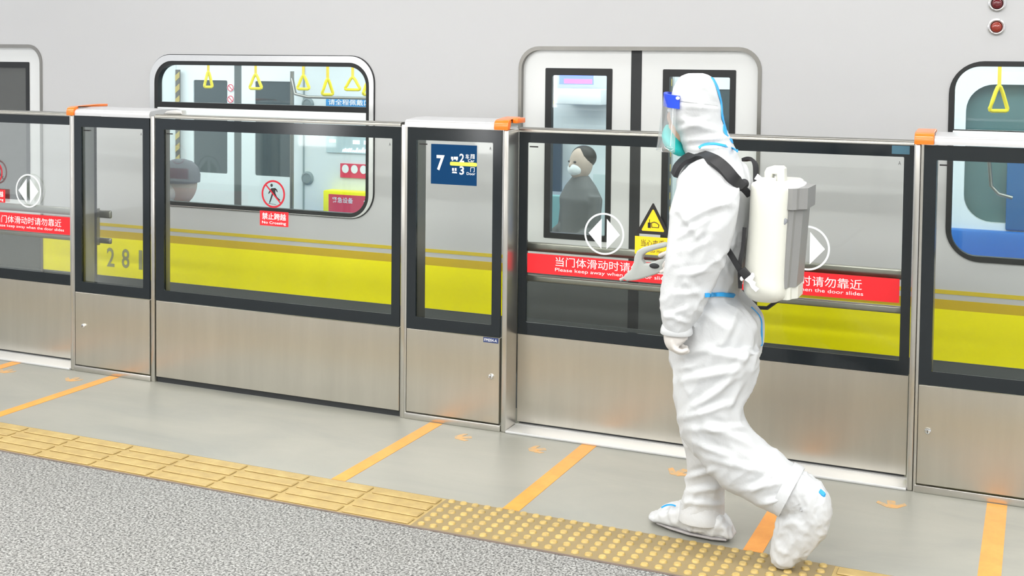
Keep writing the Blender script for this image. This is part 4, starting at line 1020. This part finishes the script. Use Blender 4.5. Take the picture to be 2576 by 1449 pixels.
# ---- spray gun held in the right hand
gun = thing('spray_gun', 'pale plastic spray gun with trigger held out in the right hand', 'spray gun', tuple(at(1630, 700, -.70)))
O = [(1568,700),(1580,706),(1602,704),(1628,697),(1655,688),(1680,676),(1704,664),(1704,650),(1680,648),(1655,654),(1634,662),(1624,662),(1618,652),(1620,641),(1630,634),(1652,627),(1680,620),(1682,613),(1672,609),(1645,615),(1618,622),(1605,630),(1598,645),(1596,662),(1588,678),(1574,690)]
MB().prism([(at(x, y, -.70).x, at(x, y, -.70).z) for x, y in O], -.716, -.684, .007).obj('gun_body', M['hgrey'], gun, True, 40)
MB().ball(at(1646, 669, -.7175), .019, .004, .010, 20, 10).obj('trigger_button', M['rubber'], gun, True)
MB().cyl(at(1576,697,-.70), at(1560,704,-.70), .006, 12).obj('nozzle', M['hgrey'], gun, True)

# ================================================================== passengers inside the train
def passenger(label, hx, hz, hy, hr, face, cap, jacket, maskm, floorz=.02, my=0, turn=0):
    t = thing('person', label, 'person', (hx, hy, floorz+.02))
    b = MB()
    b.ball((hx, hy, hz), hr*.92, hr*.82, hr*1.18, 24, 18); b.ball((hx-face*hr*.35, hy, hz-hr*.65), hr*.55, hr*.55, hr*.5)
    b.ball((hx-face*hr*.98, hy, hz-hr*.15), hr*.14, hr*.14, hr*.22)
    b.cyl((hx, hy, hz-hr*1.6), (hx, hy, hz-hr*.6), hr*.5, 16)
    body = mk('body', smoothmesh(remeshed(b, .007, 3)), mat('pale_skin', (.52,.40,.33), .6), t)
    for s in (-1, 1): MB().ball((hx-face*hr*.82, hy+s*hr*.36, hz+hr*.12), hr*.10, hr*.14, hr*.08, 12, 8).obj('eye', M['hair'], body, True)
    b = MB(); z0 = hz-hr*1.5; w_ = hr*2.1
    b.rings([ell(Vector((hx, hy, z)), Vector((1,0,0)), Vector((0,1,0)), a, c, 20) for z, a, c in ((.44, hr*1.4, hr*1.5), (z0-.30, hr*1.25, hr*1.7), (z0-.1, hr*1.3, w_*.95), (z0-.02, hr*.9, hr*1.5), (z0+.05, hr*.55, hr*.6))])
    for s in (-1, 1):
        b.tube([(hx, hy+s*w_*.82, z0-.07), (hx-face*.02, hy+s*w_*.95, z0-.30), (hx-face*.2, hy+s*w_*.5, z0-.36)], [hr*.50, hr*.42, hr*.32], 12)
        b.tube([(hx, hy+s*hr*.8, .50), (hx-face*.38, hy+s*hr*.8, .50)], [hr*.8, hr*.6], 12)
        b.tube([(hx-face*.38, hy+s*hr*.8, .52), (hx-face*.40, hy+s*hr*.8, .06)], [hr*.62, hr*.42], 12)
    mk('clothing', smoothmesh(remeshed(b, .010, 4)), jacket, t)
    for s in (-1, 1):
        q = MB().ball((hx-face*.22, hy+s*w_*.42, z0-.37), .045, .035, .025, 14, 10)
        for k in range(4): q.tube([(hx-face*(.24), hy+s*w_*.42+(k-1.5)*.016, z0-.37), (hx-face*.30, hy+s*w_*.42+(k-1.5)*.018, z0-.375), (hx-face*.315, hy+s*w_*.42+(k-1.5)*.018, z0-.395)], .0075, 8)
        q.tube([(hx-face*.23, hy+s*(w_*.42-.03), z0-.36), (hx-face*.27, hy+s*(w_*.42-.05), z0-.37)], .009, 8)
        mk('hand', smoothmesh(remeshed(q, .004, 2)), M['skin'], t)
        MB().box(min(hx-face*.36, hx-face*.58), max(hx-face*.36, hx-face*.58), hy+s*hr*.8-.045, hy+s*hr*.8+.045, floorz+.001, floorz+.075, .025, 3).obj('shoe', M['hair'], t, True)
    b = MB().ball((hx-face*hr*.50, hy+my*hr, hz-hr*.42), hr*.58, hr*.64, hr*.56, 20, 14); b.obj('face_mask', maskm, t, True)
    if cap:
        b = MB(); R = [ell(Vector((hx+dx, hy, hz+dz)), Vector((1,0,0)), Vector((0,1,0)), a, a*.92, 26, 2) for dx, dz, a in ((0, hr*.05, hr*1.06), (0, hr*.45, hr*1.08), (0, hr*.85, hr*.95), (0, hr*1.14, hr*.66), (0, hr*1.27, hr*.25))]
        b.rings(R); c_ = b.obj('cap', M['cap'], t, True, 60)
        MB().prism([(hx-face*hr*(.8+.85*math.cos(a)), hy+hr*.78*math.sin(a)) for a in np.linspace(-math.pi/2, math.pi/2, 13)], hz+hr*.10, hz+hr*.18, .003, axis='z').obj('cap_brim', M['cap'], c_, True)
    else:
        b = MB().ball((hx+face*hr*.30, hy+.1*hr, hz+hr*.42), hr*.98, hr*.95, hr*.88, 22, 16); b.obj('hair', M['hair'], t, True)
    t.rotation_euler.z = math.radians(turn)
    return t
hp = at(452, 462, 1.30)
passenger('seated passenger in a dark cap and pale mask behind the left train window', hp.x, hp.z+.005, 1.30, .122, 1, True, M['grey_jacket'], mat('beige_mask', (.62,.59,.53), .6), turn=22, my=-.42)
s = MB().box(-5.6, -4.2, 1.02, 1.46, .36, .42, .02, 2).obj('bench_seat', M['seatblue'], ti, True); MB().box(-5.58, -4.22, 1.06, 1.3, TF, .36).obj('bench_base', M['tdark'], s)
hp = at(1462, 408, 2.45)
passenger('seated passenger in dark clothes and white mask seen through the train door pane', hp.x, hp.z-.005, 2.45, .088, 1, False, M['grey_jacket'], M['maskw'], turn=55)
s = MB().box(hp.x-.22, hp.x+.3, 2.3, 2.68, .34, .40, .02, 2).obj('bench_seat', M['seatblue'], ti, True); MB().box(hp.x-.1, hp.x+.28, 2.35, 2.65, TF, .34).obj('bench_base', M['tdark'], s)
